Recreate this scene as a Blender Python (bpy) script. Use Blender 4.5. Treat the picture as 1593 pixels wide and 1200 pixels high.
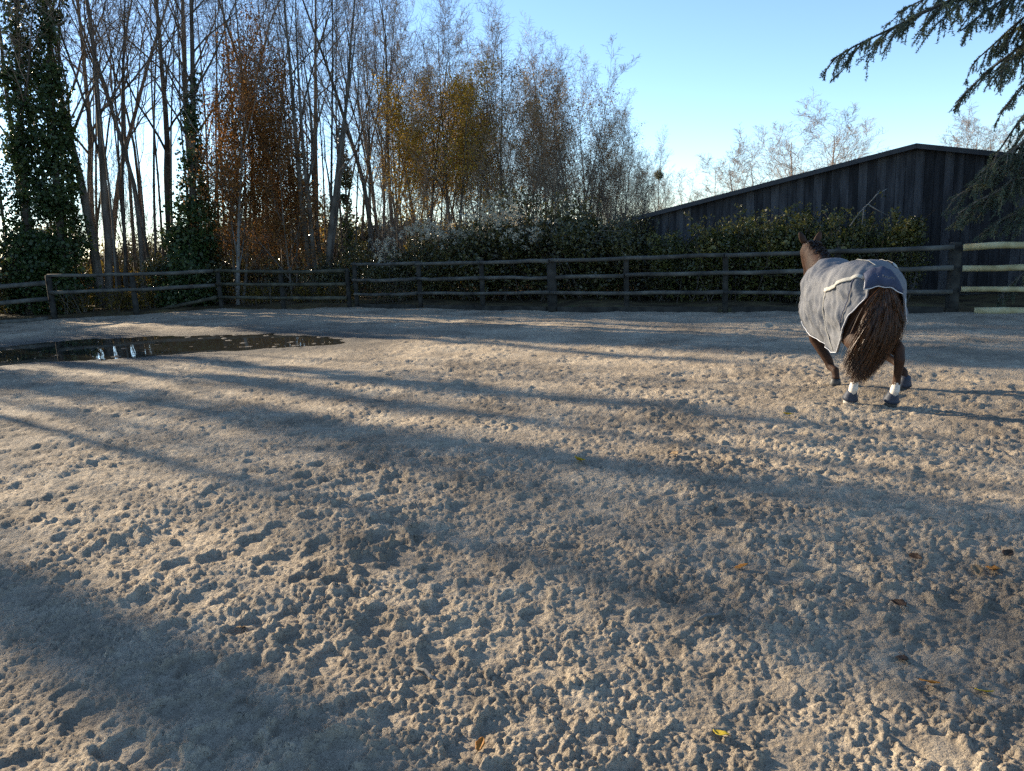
import bpy, math, random
import numpy as np
from mathutils import Vector, Matrix

sc = bpy.context.scene
for o in list(bpy.data.objects):
    bpy.data.objects.remove(o)
COL = sc.collection

# ------------------------------------------------------------------ camera
F_PX, IW, IH = 1198.0, 1593.0, 1200.0
PITCH, ROLL, CAM_H = math.radians(10.86), math.radians(2.5), 1.7
cam_d = bpy.data.cameras.new('camera')
cam_d.sensor_width = 36.0
cam_d.lens = 36.0 * F_PX / IW
cam_d.clip_start = 0.05
cam_d.clip_end = 3000
cam = bpy.data.objects.new('camera', cam_d)
COL.objects.link(cam)
CM = Matrix.Rotation(math.pi / 2 - PITCH, 3, 'X') @ Matrix.Rotation(-ROLL, 3, 'Z')
cam.matrix_world = Matrix.Translation((0, 0, CAM_H)) @ CM.to_4x4()
sc.camera = cam

# ------------------------------------------------------------------ sky and sun
SUN_AZ = math.radians(-53)          # clockwise from +Y
SUN_EL = math.radians(15.5)
w = bpy.data.worlds.new('World')
sc.world = w
w.use_nodes = True
nt = w.node_tree
nt.nodes.clear()
out = nt.nodes.new('ShaderNodeOutputWorld')
bg = nt.nodes.new('ShaderNodeBackground')
sky = nt.nodes.new('ShaderNodeTexSky')
sky.sky_type = 'NISHITA'
sky.sun_disc = False
sky.sun_elevation = SUN_EL
sky.sun_rotation = SUN_AZ
sky.altitude = 1800
sky.air_density = 1.0
sky.dust_density = 0.25
sky.ozone_density = 2.6
bg.inputs['Strength'].default_value = 0.104
# thin bright cloud near the horizon, all the way round
tc = nt.nodes.new('ShaderNodeTexCoord')
mp = nt.nodes.new('ShaderNodeMapping')
mp.inputs['Scale'].default_value = (2.2, 2.2, 7.0)
nz = nt.nodes.new('ShaderNodeTexNoise')
nz.inputs['Scale'].default_value = 1.6
nz.inputs['Detail'].default_value = 7
nz.inputs['Roughness'].default_value = 0.55
cr = nt.nodes.new('ShaderNodeValToRGB')
cr.color_ramp.elements[0].position = 0.36
cr.color_ramp.elements[1].position = 0.62
sep = nt.nodes.new('ShaderNodeSeparateXYZ')
el = nt.nodes.new('ShaderNodeMapRange')
el.inputs['From Min'].default_value = 0.03
el.inputs['From Max'].default_value = 0.13
el.inputs['To Min'].default_value = 0.15
el.inputs['To Max'].default_value = 0.0
mu = nt.nodes.new('ShaderNodeMath')
mu.operation = 'MULTIPLY'
mx = nt.nodes.new('ShaderNodeMixRGB')
mx.inputs['Color2'].default_value = (3.3, 3.8, 4.7, 1)
L = nt.links.new
L(tc.outputs['Generated'], mp.inputs['Vector'])
L(mp.outputs['Vector'], nz.inputs['Vector'])
L(nz.outputs['Fac'], cr.inputs['Fac'])
L(tc.outputs['Generated'], sep.inputs['Vector'])
L(sep.outputs['Z'], el.inputs['Value'])
L(cr.outputs['Color'], mu.inputs[0])
L(el.outputs['Result'], mu.inputs[1])
L(mu.outputs['Value'], mx.inputs['Fac'])
L(sky.outputs['Color'], mx.inputs['Color1'])
L(mx.outputs['Color'], bg.inputs['Color'])
L(bg.outputs['Background'], out.inputs['Surface'])

sun_d = bpy.data.lights.new('sun', 'SUN')
sun_d.energy = 5.0
sun_d.angle = math.radians(0.53)
sun_d.color = (1.0, 0.85, 0.64)
sun = bpy.data.objects.new('sun', sun_d)
COL.objects.link(sun)
sdir = Vector((math.sin(SUN_AZ) * math.cos(SUN_EL), math.cos(SUN_AZ) * math.cos(SUN_EL), math.sin(SUN_EL)))
sun.rotation_euler = sdir.to_track_quat('Z', 'Y').to_euler()
sun.location = sdir * 60

sc.view_settings.view_transform = 'Standard'
sc.view_settings.look = 'None'
sc.view_settings.gamma = 1.0
sc.view_settings.use_curve_mapping = False
sc.view_settings.exposure = 1.54
sc.render.engine = 'CYCLES'
sc.cycles.use_denoising = False
sc.cycles.max_bounces = 6
sc.cycles.transparent_max_bounces = 4
sc.cycles.sample_clamp_indirect = 4.0
sc.cycles.caustics_reflective = False
sc.cycles.caustics_refractive = False

# ------------------------------------------------------------------ helpers
RAD = math.radians


def ray(px, py):
    return CM @ Vector(((px - IW / 2) / F_PX, -(py - IH / 2) / F_PX, -1.0))


def at(px, py, z=0.0):
    """point where the sight line meets the height z"""
    d = ray(px, py)
    return d * ((z - CAM_H) / d.z) + Vector((0, 0, CAM_H))


def pt(px, py, Y):
    """point on the sight line at depth Y"""
    d = ray(px, py)
    return d * (Y / d.y) + Vector((0, 0, CAM_H))


def tag(o, label=None, cat=None, group=None, kind=None):
    if label: o['label'] = label
    if cat: o['category'] = cat
    if group: o['group'] = group
    if kind: o['kind'] = kind
    return o


def empty(name, loc=(0, 0, 0), rz=0.0, s=1.0):
    e = bpy.data.objects.new(name, None)
    e.empty_display_size = 0.2
    COL.objects.link(e)
    e.location = loc
    e.rotation_euler = (0, 0, rz)
    e.scale = (s, s, s)
    return e


def link(name, me, parent=None, mat=None):
    o = bpy.data.objects.new(name, me)
    COL.objects.link(o)
    if parent: o.parent = parent
    if mat and not me.materials: me.materials.append(mat)
    return o


def mesh_np(name, V, Fq, smooth=False, mat=None):
    """V (n,3), Fq (m,k) all faces with k corners"""
    V = np.asarray(V, dtype=np.float32)
    Fq = np.asarray(Fq, dtype=np.int32)
    me = bpy.data.meshes.new(name)
    m, k = Fq.shape
    me.vertices.add(len(V))
    me.vertices.foreach_set('co', V.ravel())
    me.loops.add(m * k)
    me.loops.foreach_set('vertex_index', Fq.ravel())
    me.polygons.add(m)
    me.polygons.foreach_set('loop_start', np.arange(0, m * k, k, dtype=np.int32))
    me.polygons.foreach_set('loop_total', np.full(m, k, dtype=np.int32))
    if smooth:
        me.polygons.foreach_set('use_smooth', np.ones(m, dtype=bool))
    me.update(calc_edges=True)
    me.validate()
    if mat: me.materials.append(mat)
    return me


class MB:
    """collects shapes for one mesh"""
    def __init__(self):
        self.v, self.f = [], []

    def tube(self, P, R, sides=6, cap=True, squash=None):
        n = len(P)
        b = len(self.v)
        up = Vector((0.13, 0.27, 0.95))
        prev = None
        for i in range(n):
            t = (P[min(i + 1, n - 1)] - P[max(i - 1, 0)])
            if t.length < 1e-9: t = Vector((0, 0, 1))
            t.normalize()
            if prev is None:
                a = t.cross(up)
                if a.length < 0.05: a = t.cross(Vector((1, 0, 0)))
            else:
                a = prev - t * prev.dot(t)
            a.normalize()
            prev = a
            c = t.cross(a)
            for k in range(sides):
                q = 2 * math.pi * k / sides
                r = R[i]
                self.v.append(P[i] + a * (math.cos(q) * r) + c * (math.sin(q) * r))
        for i in range(n - 1):
            for k in range(sides):
                k2 = (k + 1) % sides
                self.f.append((b + i * sides + k, b + i * sides + k2, b + (i + 1) * sides + k2, b + (i + 1) * sides + k))
        if cap:
            self.f.append(tuple(b + k for k in reversed(range(sides))))
            self.f.append(tuple(b + (n - 1) * sides + k for k in range(sides)))

    def box(self, c, sx, sy, sz, ax=None, ay=None, az=None):
        ax = ax or Vector((1, 0, 0)); ay = ay or Vector((0, 1, 0)); az = az or Vector((0, 0, 1))
        b = len(self.v)
        c = Vector(c)
        for i in (-1, 1):
            for j in (-1, 1):
                for k in (-1, 1):
                    self.v.append(c + ax * (i * sx / 2) + ay * (j * sy / 2) + az * (k * sz / 2))
        for q in ((0, 1, 3, 2), (4, 6, 7, 5), (0, 4, 5, 1), (2, 3, 7, 6), (0, 2, 6, 4), (1, 5, 7, 3)):
            self.f.append(tuple(b + i for i in q))

    def grid(self, rows):
        b = len(self.v)
        n, m = len(rows), len(rows[0])
        for r in rows:
            self.v.extend(r)
        for i in range(n - 1):
            for j in range(m - 1):
                self.f.append((b + i * m + j, b + i * m + j + 1, b + (i + 1) * m + j + 1, b + (i + 1) * m + j))

    def mesh(self, name, mat=None, smooth=True):
        me = bpy.data.meshes.new(name)
        me.from_pydata(self.v, [], self.f)
        if smooth:
            me.polygons.foreach_set('use_smooth', [True] * len(me.polygons))
        me.update()
        if mat: me.materials.append(mat)
        return me

    def build(self, name, mat, parent=None, smooth=True):
        return link(name, self.mesh(name, mat, smooth), parent)


# ---- noise on arrays
def _hash(ix, iy, seed):
    h = (ix.astype(np.int64) * 374761393 + iy.astype(np.int64) * 668265263 + seed * 1442695041) & 0xFFFFFFFF
    h = ((h ^ (h >> 13)) * 1274126177) & 0xFFFFFFFF
    h = ((h ^ (h >> 16)) * 2246822519) & 0xFFFFFFFF
    return ((h ^ (h >> 15)) & 0xFFFFFF) / float(0xFFFFFF)


def vnoise(x, y, seed=0):
    x0 = np.floor(x); y0 = np.floor(y)
    fx = x - x0; fy = y - y0
    ux = fx * fx * fx * (fx * (fx * 6 - 15) + 10); uy = fy * fy * fy * (fy * (fy * 6 - 15) + 10)

    def g(ax, ay):
        a = _hash(x0 + ax, y0 + ay, seed) * 2 * math.pi
        return np.cos(a) * (fx - ax) + np.sin(a) * (fy - ay)
    n0 = g(0, 0) * (1 - ux) + g(1, 0) * ux
    n1 = g(0, 1) * (1 - ux) + g(1, 1) * ux
    return (n0 * (1 - uy) + n1 * uy) * 1.5


def clods(x, y, seed=0, dens=0.7):
    """rounded crumbs: half balls of uneven size, one in most cells"""
    x0 = np.floor(x); y0 = np.floor(y)
    best = np.zeros_like(x)
    for i in (-1, 0, 1):
        for j in (-1, 0, 1):
            cx, cy = x0 + i, y0 + j
            px = cx + _hash(cx, cy, seed + 1)
            py = cy + _hash(cx, cy, seed + 2)
            rr = 0.25 + 0.6 * _hash(cx, cy, seed + 3) ** 2
            ex = 0.75 + 0.5 * _hash(cx, cy, seed + 5)
            keep = _hash(cx, cy, seed + 4) < dens
            d2 = (((x - px) * ex) ** 2 + ((y - py) / ex) ** 2) / (rr * rr)
            v = np.where((d2 < 1) & keep, rr * np.sqrt(np.clip(1 - d2, 0, 1)), 0)
            best = np.maximum(best, v)
    return best


def sstep(a, b, x):
    t = np.clip((x - a) / (b - a), 0, 1)
    return t * t * (3 - 2 * t)


# ---- materials
def mat_new(name):
    m = bpy.data.materials.new(name)
    m.use_nodes = True
    n = m.node_tree
    n.nodes.clear()
    o = n.nodes.new('ShaderNodeOutputMaterial')
    return m, n, o


def ramp_mat(name, cols, scale=8.0, rough=0.85, detail=4, coord='Object', stretch=(1, 1, 1), bump=0.0, bump_scale=None,
             spec=0.3, translucent=0.0, metallic=0.0, rand=0.0, distort=0.0):
    """noise -> colour ramp; colours are base colours"""
    m, n, o = mat_new(name)
    t = n.nodes.new('ShaderNodeTexCoord')
    mp = n.nodes.new('ShaderNodeMapping')
    mp.inputs['Scale'].default_value = stretch
    vec = t.outputs['Object']
    if coord == 'World':
        g = n.nodes.new('ShaderNodeNewGeometry')
        vec = g.outputs['Position']
    n.links.new(vec, mp.inputs['Vector'])
    z = n.nodes.new('ShaderNodeTexNoise')
    z.inputs['Scale'].default_value = scale
    z.inputs['Detail'].default_value = detail
    z.inputs['Distortion'].default_value = distort
    n.links.new(mp.outputs['Vector'], z.inputs['Vector'])
    fac = z.outputs['Fac']
    r = n.nodes.new('ShaderNodeValToRGB')
    e = r.color_ramp.elements
    k = len(cols)
    while len(e) < k: e.new(0.5)
    for i, c in enumerate(cols):
        e[i].position = 0.28 + 0.44 * i / max(1, k - 1)
        e[i].color = (*c, 1)
    if rand:
        oi = n.nodes.new('ShaderNodeObjectInfo')
        ma = n.nodes.new('ShaderNodeMath'); ma.operation = 'MULTIPLY_ADD'
        ma.inputs[1].default_value = rand; ma.inputs[2].default_value = -rand / 2
        ad = n.nodes.new('ShaderNodeMath'); ad.operation = 'ADD'
        n.links.new(oi.outputs['Random'], ma.inputs[0])
        n.links.new(ma.outputs[0], ad.inputs[0]); n.links.new(fac, ad.inputs[1])
        fac = ad.outputs[0]
    n.links.new(fac, r.inputs['Fac'])
    b = n.nodes.new('ShaderNodeBsdfPrincipled')
    b.inputs['Roughness'].default_value = rough
    b.inputs['Metallic'].default_value = metallic
    b.inputs['Specular IOR Level'].default_value = spec
    n.links.new(r.outputs['Color'], b.inputs['Base Color'])
    if bump:
        z2 = n.nodes.new('ShaderNodeTexNoise')
        z2.inputs['Scale'].default_value = bump_scale or scale * 4
        z2.inputs['Detail'].default_value = 5
        n.links.new(mp.outputs['Vector'], z2.inputs['Vector'])
        bp = n.nodes.new('ShaderNodeBump')
        bp.inputs['Strength'].default_value = bump
        bp.inputs['Distance'].default_value = 0.02
        n.links.new(z2.outputs['Fac'], bp.inputs['Height'])
        n.links.new(bp.outputs['Normal'], b.inputs['Normal'])
    if translucent:
        tr = n.nodes.new('ShaderNodeBsdfTranslucent')
        n.links.new(r.outputs['Color'], tr.inputs['Color'])
        ms = n.nodes.new('ShaderNodeMixShader')
        ms.inputs['Fac'].default_value = translucent
        n.links.new(b.outputs[0], ms.inputs[1]); n.links.new(tr.outputs[0], ms.inputs[2])
        n.links.new(ms.outputs[0], o.inputs['Surface'])
    else:
        n.links.new(b.outputs[0], o.inputs['Surface'])
    return m


M = {}
M['bark'] = ramp_mat('bark', [(.045, .038, .03), (.10, .085, .068), (.17, .15, .125)], 6, .95, stretch=(1, 1, .25), bump=.6, spec=.1, rand=.3)
M['bark_grey'] = ramp_mat('bark_grey', [(.10, .095, .085), (.19, .18, .16), (.26, .25, .22)], 5, .95, stretch=(1, 1, .3), bump=.5, spec=.1)
M['twig'] = ramp_mat('twig', [(.13, .095, .068), (.22, .17, .125), (.31, .24, .17)], 1.2, .9, spec=.15, rand=.3)
M['twig_warm'] = ramp_mat('twig_warm', [(.20, .14, .09), (.32, .235, .155), (.42, .32, .21)], 1.2, .9, spec=.15, rand=.3)  # lighter copy of twig, warm side sunlight put into the colour
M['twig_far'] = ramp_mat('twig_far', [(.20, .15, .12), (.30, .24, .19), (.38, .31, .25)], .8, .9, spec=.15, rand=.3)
M['ivy'] = ramp_mat('ivy', [(.018, .035, .010), (.035, .06, .016), (.075, .10, .028)], 3.0, .45, detail=6, spec=.4, translucent=.25)
M['rust'] = ramp_mat('rust', [(.13, .058, .018), (.25, .115, .032), (.38, .19, .055)], 2.5, .7, detail=6, translucent=.45, spec=.2)
M['yellow'] = ramp_mat('yellow', [(.28, .17, .025), (.46, .29, .04), (.56, .38, .07)], 2.0, .7, detail=6, translucent=.5, spec=.2)
M['tan'] = ramp_mat('tan', [(.17, .11, .05), (.30, .20, .085), (.40, .28, .11)], 2.0, .7, detail=6, translucent=.5, spec=.2)
M['golden_bush'] = ramp_mat('golden_bush', [(.07, .055, .014), (.17, .12, .02), (.34, .23, .04)], 1.6, .7, detail=6, translucent=.5, spec=.2)
M['evergreen'] = ramp_mat('evergreen', [(.025, .032, .012), (.075, .075, .025), (.22, .18, .06)], 5.0, .28, detail=6, spec=.6, translucent=.3)
M['hedge_leaf'] = ramp_mat('hedge_leaf', [(.035, .045, .014), (.10, .105, .028), (.24, .21, .055)], 3.2, .32, detail=6, spec=.6, translucent=.4)
M['seed'] = ramp_mat('seed', [(.52, .44, .30), (.68, .60, .44), (.76, .69, .54)], 6, .95, translucent=.5, spec=.1)
M['cedar'] = ramp_mat('cedar', [(.06, .09, .075), (.11, .14, .09), (.24, .23, .10)], 2.2, .6, detail=5, spec=.25, translucent=.35)
M['mistletoe'] = ramp_mat('mistletoe', [(.09, .085, .035), (.15, .14, .06)], 3, .7, translucent=.3)
M['rail'] = ramp_mat('rail', [(.04, .038, .033), (.085, .08, .068), (.15, .145, .12)], 3.0, .9, coord='World', bump=.5, bump_scale=30, spec=.15, detail=8)
M['rail_mossy'] = ramp_mat('rail_mossy', [(.035, .034, .024), (.07, .067, .048), (.13, .122, .085)], 3.0, .9, coord='World', bump=.5, bump_scale=30, spec=.15, detail=8)
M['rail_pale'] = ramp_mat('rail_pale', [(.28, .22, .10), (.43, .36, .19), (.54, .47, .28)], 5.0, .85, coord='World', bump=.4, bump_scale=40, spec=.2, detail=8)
M['post'] = ramp_mat('post', [(.02, .019, .017), (.04, .038, .033), (.065, .06, .05)], 5, .9, coord='World', bump=.5, bump_scale=40, spec=.15)
M['plank'] = ramp_mat('plank', [(.018, .018, .020), (.042, .042, .046), (.09, .09, .095)], 3.0, .8, stretch=(3, 3, .35), bump=.5, bump_scale=14, spec=.25, rand=.32, detail=8)
M['roof'] = ramp_mat('roof', [(.02, .021, .024), (.035, .037, .04)], 3, .7, spec=.3)
M['fascia'] = ramp_mat('fascia', [(.02, .022, .026), (.04, .042, .048)], 6, .5, spec=.4)
M['litter'] = ramp_mat('litter', [(.035, .026, .016), (.075, .055, .03), (.13, .095, .045), (.07, .08, .03)], 1.7, .95, coord='World', bump=.7, bump_scale=12, spec=.1, detail=9)

# ------------------------------------------------------------------ arena outline (fence line, seen from above)
FB = {k: at(*k) for k in ((1480, 485), (1128, 482), (975, 483), (860, 484), (752, 482), (655, 480), (555, 478),
                          (445, 480), (345, 481), (215, 489), (85, 497))}
P1480 = FB[(1480, 485)]
u_f = (FB[(860, 484)] - P1480).normalized()          # along the long fence, to the left
n_f = Vector((-u_f.y, u_f.x, 0))
if n_f.y < 0: n_f = -n_f
c_back = FB[(555, 478)]
c_left = FB[(345, 481)]
l85 = FB[(85, 497)]
r_end = P1480 - u_f * 9.0
l_dir = (l85 - c_left).normalized()
l_mid = l85 + Vector((-3.6, -2.6, 0))
l_end = l_mid + Vector((-5.0, -10.0, 0))
outline = [r_end, P1480, FB[(860, 484)], FB[(655, 480)], c_back, c_left, l85, l_mid, l_end,
           Vector((-20, -9, 0)), Vector((14, -9, 0))]
OL = np.array([(p.x, p.y) for p in outline])


def r_edge(th):
    """distance to the arena edge for bearings th (clockwise from +Y)"""
    dx, dy = np.sin(th), np.cos(th)
    best = np.full_like(th, 1e9)
    for i in range(len(OL)):
        a, b = OL[i], OL[(i + 1) % len(OL)]
        ex, ey = b - a
        det = dx * (-ey) + ex * dy
        det = np.where(np.abs(det) < 1e-9, 1e-9, det)
        r = (a[0] * (-ey) + ex * a[1]) / det
        s = (dx * a[1] - dy * a[0]) / det
        best = np.where((r > 0) & (s >= -1e-6) & (s <= 1 + 1e-6) & (r < best), r, best)
    return best


PUD = np.array([(at(x, y).x, at(x, y).y) for x, y in
                ((-160, 556), (-60, 541), (0, 537), (70, 528), (150, 523), (260, 519), (360, 516.5), (440, 516), (505, 520), (555, 526),
                 (525, 533), (460, 538), (380, 543), (300, 547), (220, 553), (130, 558), (40, 563), (-60, 572), (-160, 582))])


def pud_dist(x, y):
    """signed distance to the puddle outline, negative inside"""
    d = np.full(x.shape, 1e9)
    ins = np.zeros(x.shape, dtype=bool)
    n = len(PUD)
    for i in range(n):
        a, b = PUD[i], PUD[(i + 1) % n]
        e = b - a
        t = np.clip(((x - a[0]) * e[0] + (y - a[1]) * e[1]) / (e @ e), 0, 1)
        d = np.minimum(d, np.hypot(x - a[0] - t * e[0], y - a[1] - t * e[1]))
        c = ((a[1] > y) != (b[1] > y)) & (x < (b[0] - a[0]) * (y - a[1]) / (b[1] - a[1] + 1e-12) + a[0])
        ins ^= c
    return np.where(ins, -d, d)


# hoof prints
rs = np.random.default_rng(7)
prints = []
for i in range(1900):
    th = rs.uniform(-0.85, 0.85)
    r = 1.2 + 17 * rs.uniform() ** 1.35
    prints.append((r * math.sin(th), r * math.cos(th), rs.uniform(0, 6.283), rs.uniform(.055, .085), rs.uniform(.004, .015)))


def ground_h(x, y, r=None):
    """height of the churned sand"""
    if r is None: r = np.hypot(x, y)
    pdist = pud_dist(x, y) + .22 * vnoise(x / .9, y / .9, 50) + .10 * vnoise(x / .27, y / .27, 51)
    h = 0.028 * vnoise(x / 2.1, y / 2.1, 3) + 0.02 * vnoise(x / .8, y / .8, 4)
    wx = x + .05 * vnoise(x / .23, y / .23, 21); wy = y + .05 * vnoise(x / .23, y / .23, 22)
    rough = 0.50 + 0.50 * sstep(-.30, .22, vnoise(x / 1.05, y / 1.05, 5) + .45 * vnoise(x / .33, y / .33, 6))
    flat = sstep(.9, .2, np.hypot((x + .2) / 1.35, (y - 6.55) / .5))     # trodden smooth patch
    rough = rough * (1 - .85 * flat)
    bil = np.abs(vnoise(wx / .30, wy / .30, 8))
    h += rough * (.012 * vnoise(wx / .38, wy / .38, 7) - .008 * bil)
    h += rough * .010 * vnoise(wx / .155, wy / .155, 9)
    f1 = sstep(26, 11, r); f2 = sstep(14, 5, r); f3 = sstep(8, 2.5, r)
    c1 = vnoise(x / .6, y / .6, 30)
    n1 = vnoise(x / .05, y / .05, 31); n2 = vnoise(x / .05, y / .05, 32)
    ax = wx + .022 * n1; ay = wy + .022 * n2
    bx_ = wx + .011 * n1 + .006 * vnoise(x / .021, y / .021, 33); by_ = wy + .011 * n2 + .006 * vnoise(x / .021, y / .021, 34)
    h += rough * .15 * .085 * clods(ax / .085, ay / .085, 11, .45) * (.35 + .65 * f1)
    h += rough * .50 * .042 * clods(bx_ / .042, by_ / .042, 12, .6) * f1 * sstep(-.25, .35, c1)
    h += (.3 + .7 * rough) * 1.0 * .017 * clods((x + .005 * n1) / .017, (y + .005 * n2) / .017, 13, .8) * f2
    h += .009 * n1 * f1 * rough - .006 * np.abs(vnoise(wx / .09, wy / .09, 16)) * f1
    h += .0055 * vnoise(x / .022, y / .022, 15) * f2
    # towards the puddle the sand lies smoother and lower
    near = sstep(1.6, 0.0, pdist)
    h = h * (1 - .65 * near) - .035 * near
    h = h - .045 * sstep(.15, -.6, pdist)
    # banked sand against the left and back fence
    return h


def stamp(X, Y, H, th_arr, rows_r):
    for (px, py, a, s, dep) in prints:
        rr = math.hypot(px, py); t = math.atan2(px, py)
        w_ = s * 2.2
        i0 = np.searchsorted(th_arr, t - w_ / rr); i1 = np.searchsorted(th_arr, t + w_ / rr)
        if i1 <= i0: continue
        mid = (i0 + i1) // 2
        col = rows_r[mid]
        j0 = np.searchsorted(col, rr - w_); j1 = np.searchsorted(col, rr + w_)
        if j1 <= j0: continue
        sx = X[i0:i1, j0:j1] - px; sy = Y[i0:i1, j0:j1] - py
        ca, sa = math.cos(a), math.sin(a)
        wv = WN[i0:i1, j0:j1] * .30
        lx = (sx * ca + sy * sa) / s + wv; ly = (-sx * sa + sy * ca) / (s * 1.12) + wv * .8
        ly = ly + .12 * lx * lx
        d = np.sqrt(lx * lx + ly * ly)
        bowl = -dep * sstep(1.02, .84, d) * (1 + .45 * ly)
        frog = .35 * dep * sstep(.5, .1, np.hypot(lx * 1.6, ly + .25))
        rim = .45 * dep * np.exp(-((d - 1.22) / .22) ** 2) * (.55 + .45 * np.sin(a * 7 + np.arctan2(ly, lx)))
        blend = sstep(1.1, .8, d) * .55
        H[i0:i1, j0:j1] = H[i0:i1, j0:j1] * (1 - blend) + bowl + frog * sstep(1.05, .7, d) + rim


th_f = np.arange(RAD(-58), RAD(58), RAD(.136))
th_c = np.arange(RAD(60), RAD(300), RAD(3.0))
th = np.concatenate([th_f, th_c])
NT = len(th)
NR = 700
re = r_edge(np.where(th > math.pi, th - 2 * math.pi, th)) - .02
r0 = 1.0
# rows: mix of even steps in log r and in 1/r
uu = np.linspace(0, 1, NR)
R = np.empty((NT, NR))
for i in range(NT):
    g = np.linspace(math.log(r0), math.log(re[i]), 4000)
    rr = np.exp(g)
    dens = 1.0 + 2.0 / rr
    c = np.cumsum(dens); c = (c - c[0]) / (c[-1] - c[0])
    R[i] = np.interp(uu, c, rr)
TH = th[:, None] * np.ones((1, NR))
X = R * np.sin(TH); Y = R * np.cos(TH)
Hh = ground_h(X.ravel(), Y.ravel(), R.ravel()).reshape(X.shape)
NF = len(th_f)
Hf = Hh[:NF]
WN = vnoise(X[:NF] / .07, Y[:NF] / .07, 61) + .5 * vnoise(X[:NF] / .03, Y[:NF] / .03, 62)
stamp(X[:NF], Y[:NF], Hf, th_f, R[:NF])
V = np.stack([X, Y, Hh], -1).reshape(-1, 3)
idx = np.arange(NT * NR).reshape(NT, NR)
nxt = np.roll(idx, -1, axis=0)
Fq = np.stack([idx[:, :-1], idx[:, 1:], nxt[:, 1:], nxt[:, :-1]], -1).reshape(-1, 4)
# the coarse part behind the camera needs few rows: thin it
keep = np.ones((NT, NR - 1), dtype=bool)
Fmain = Fq.reshape(NT, NR - 1, 4)[:NF - 1].reshape(-1, 4)
V2 = V[:NF * NR]
rowsel = np.unique(np.concatenate([np.arange(0, NR, 40), [NR - 1]]))
cols = [NF - 1] + list(range(NF, NT)) + [0]
Vc = np.concatenate([V.reshape(NT, NR, 3)[c][rowsel] for c in cols])
nc, nr = len(cols), len(rowsel)
ci = np.arange(nc * nr).reshape(nc, nr) + len(V2)
Fc = np.stack([ci[:-1, :-1], ci[:-1, 1:], ci[1:, 1:], ci[1:, :-1]], -1).reshape(-1, 4)
# the disc under the camera
cv = len(V2) + len(Vc)
ring = np.concatenate([np.arange(NF) * NR, ci[1:-1, 0]])
r2 = np.roll(ring, -1)
Fd = np.stack([ring[::1], r2, np.full(len(ring), cv), np.full(len(ring), cv)], -1)
Vall = np.concatenate([V2, Vc, [[0, 0, 0]]])
me = mesh_np('sand', Vall, np.concatenate([Fmain, Fc]), smooth=True)
pdv = pud_dist(Vall[:, 0], Vall[:, 1])
at_w = me.attributes.new('wet_shade', 'FLOAT', 'POINT')
at_w.data.foreach_set('value', np.clip(1 - pdv / 2.8, 0, 1).astype(np.float32))  # damp margin, spread wider to paint in the shade round the puddle


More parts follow.
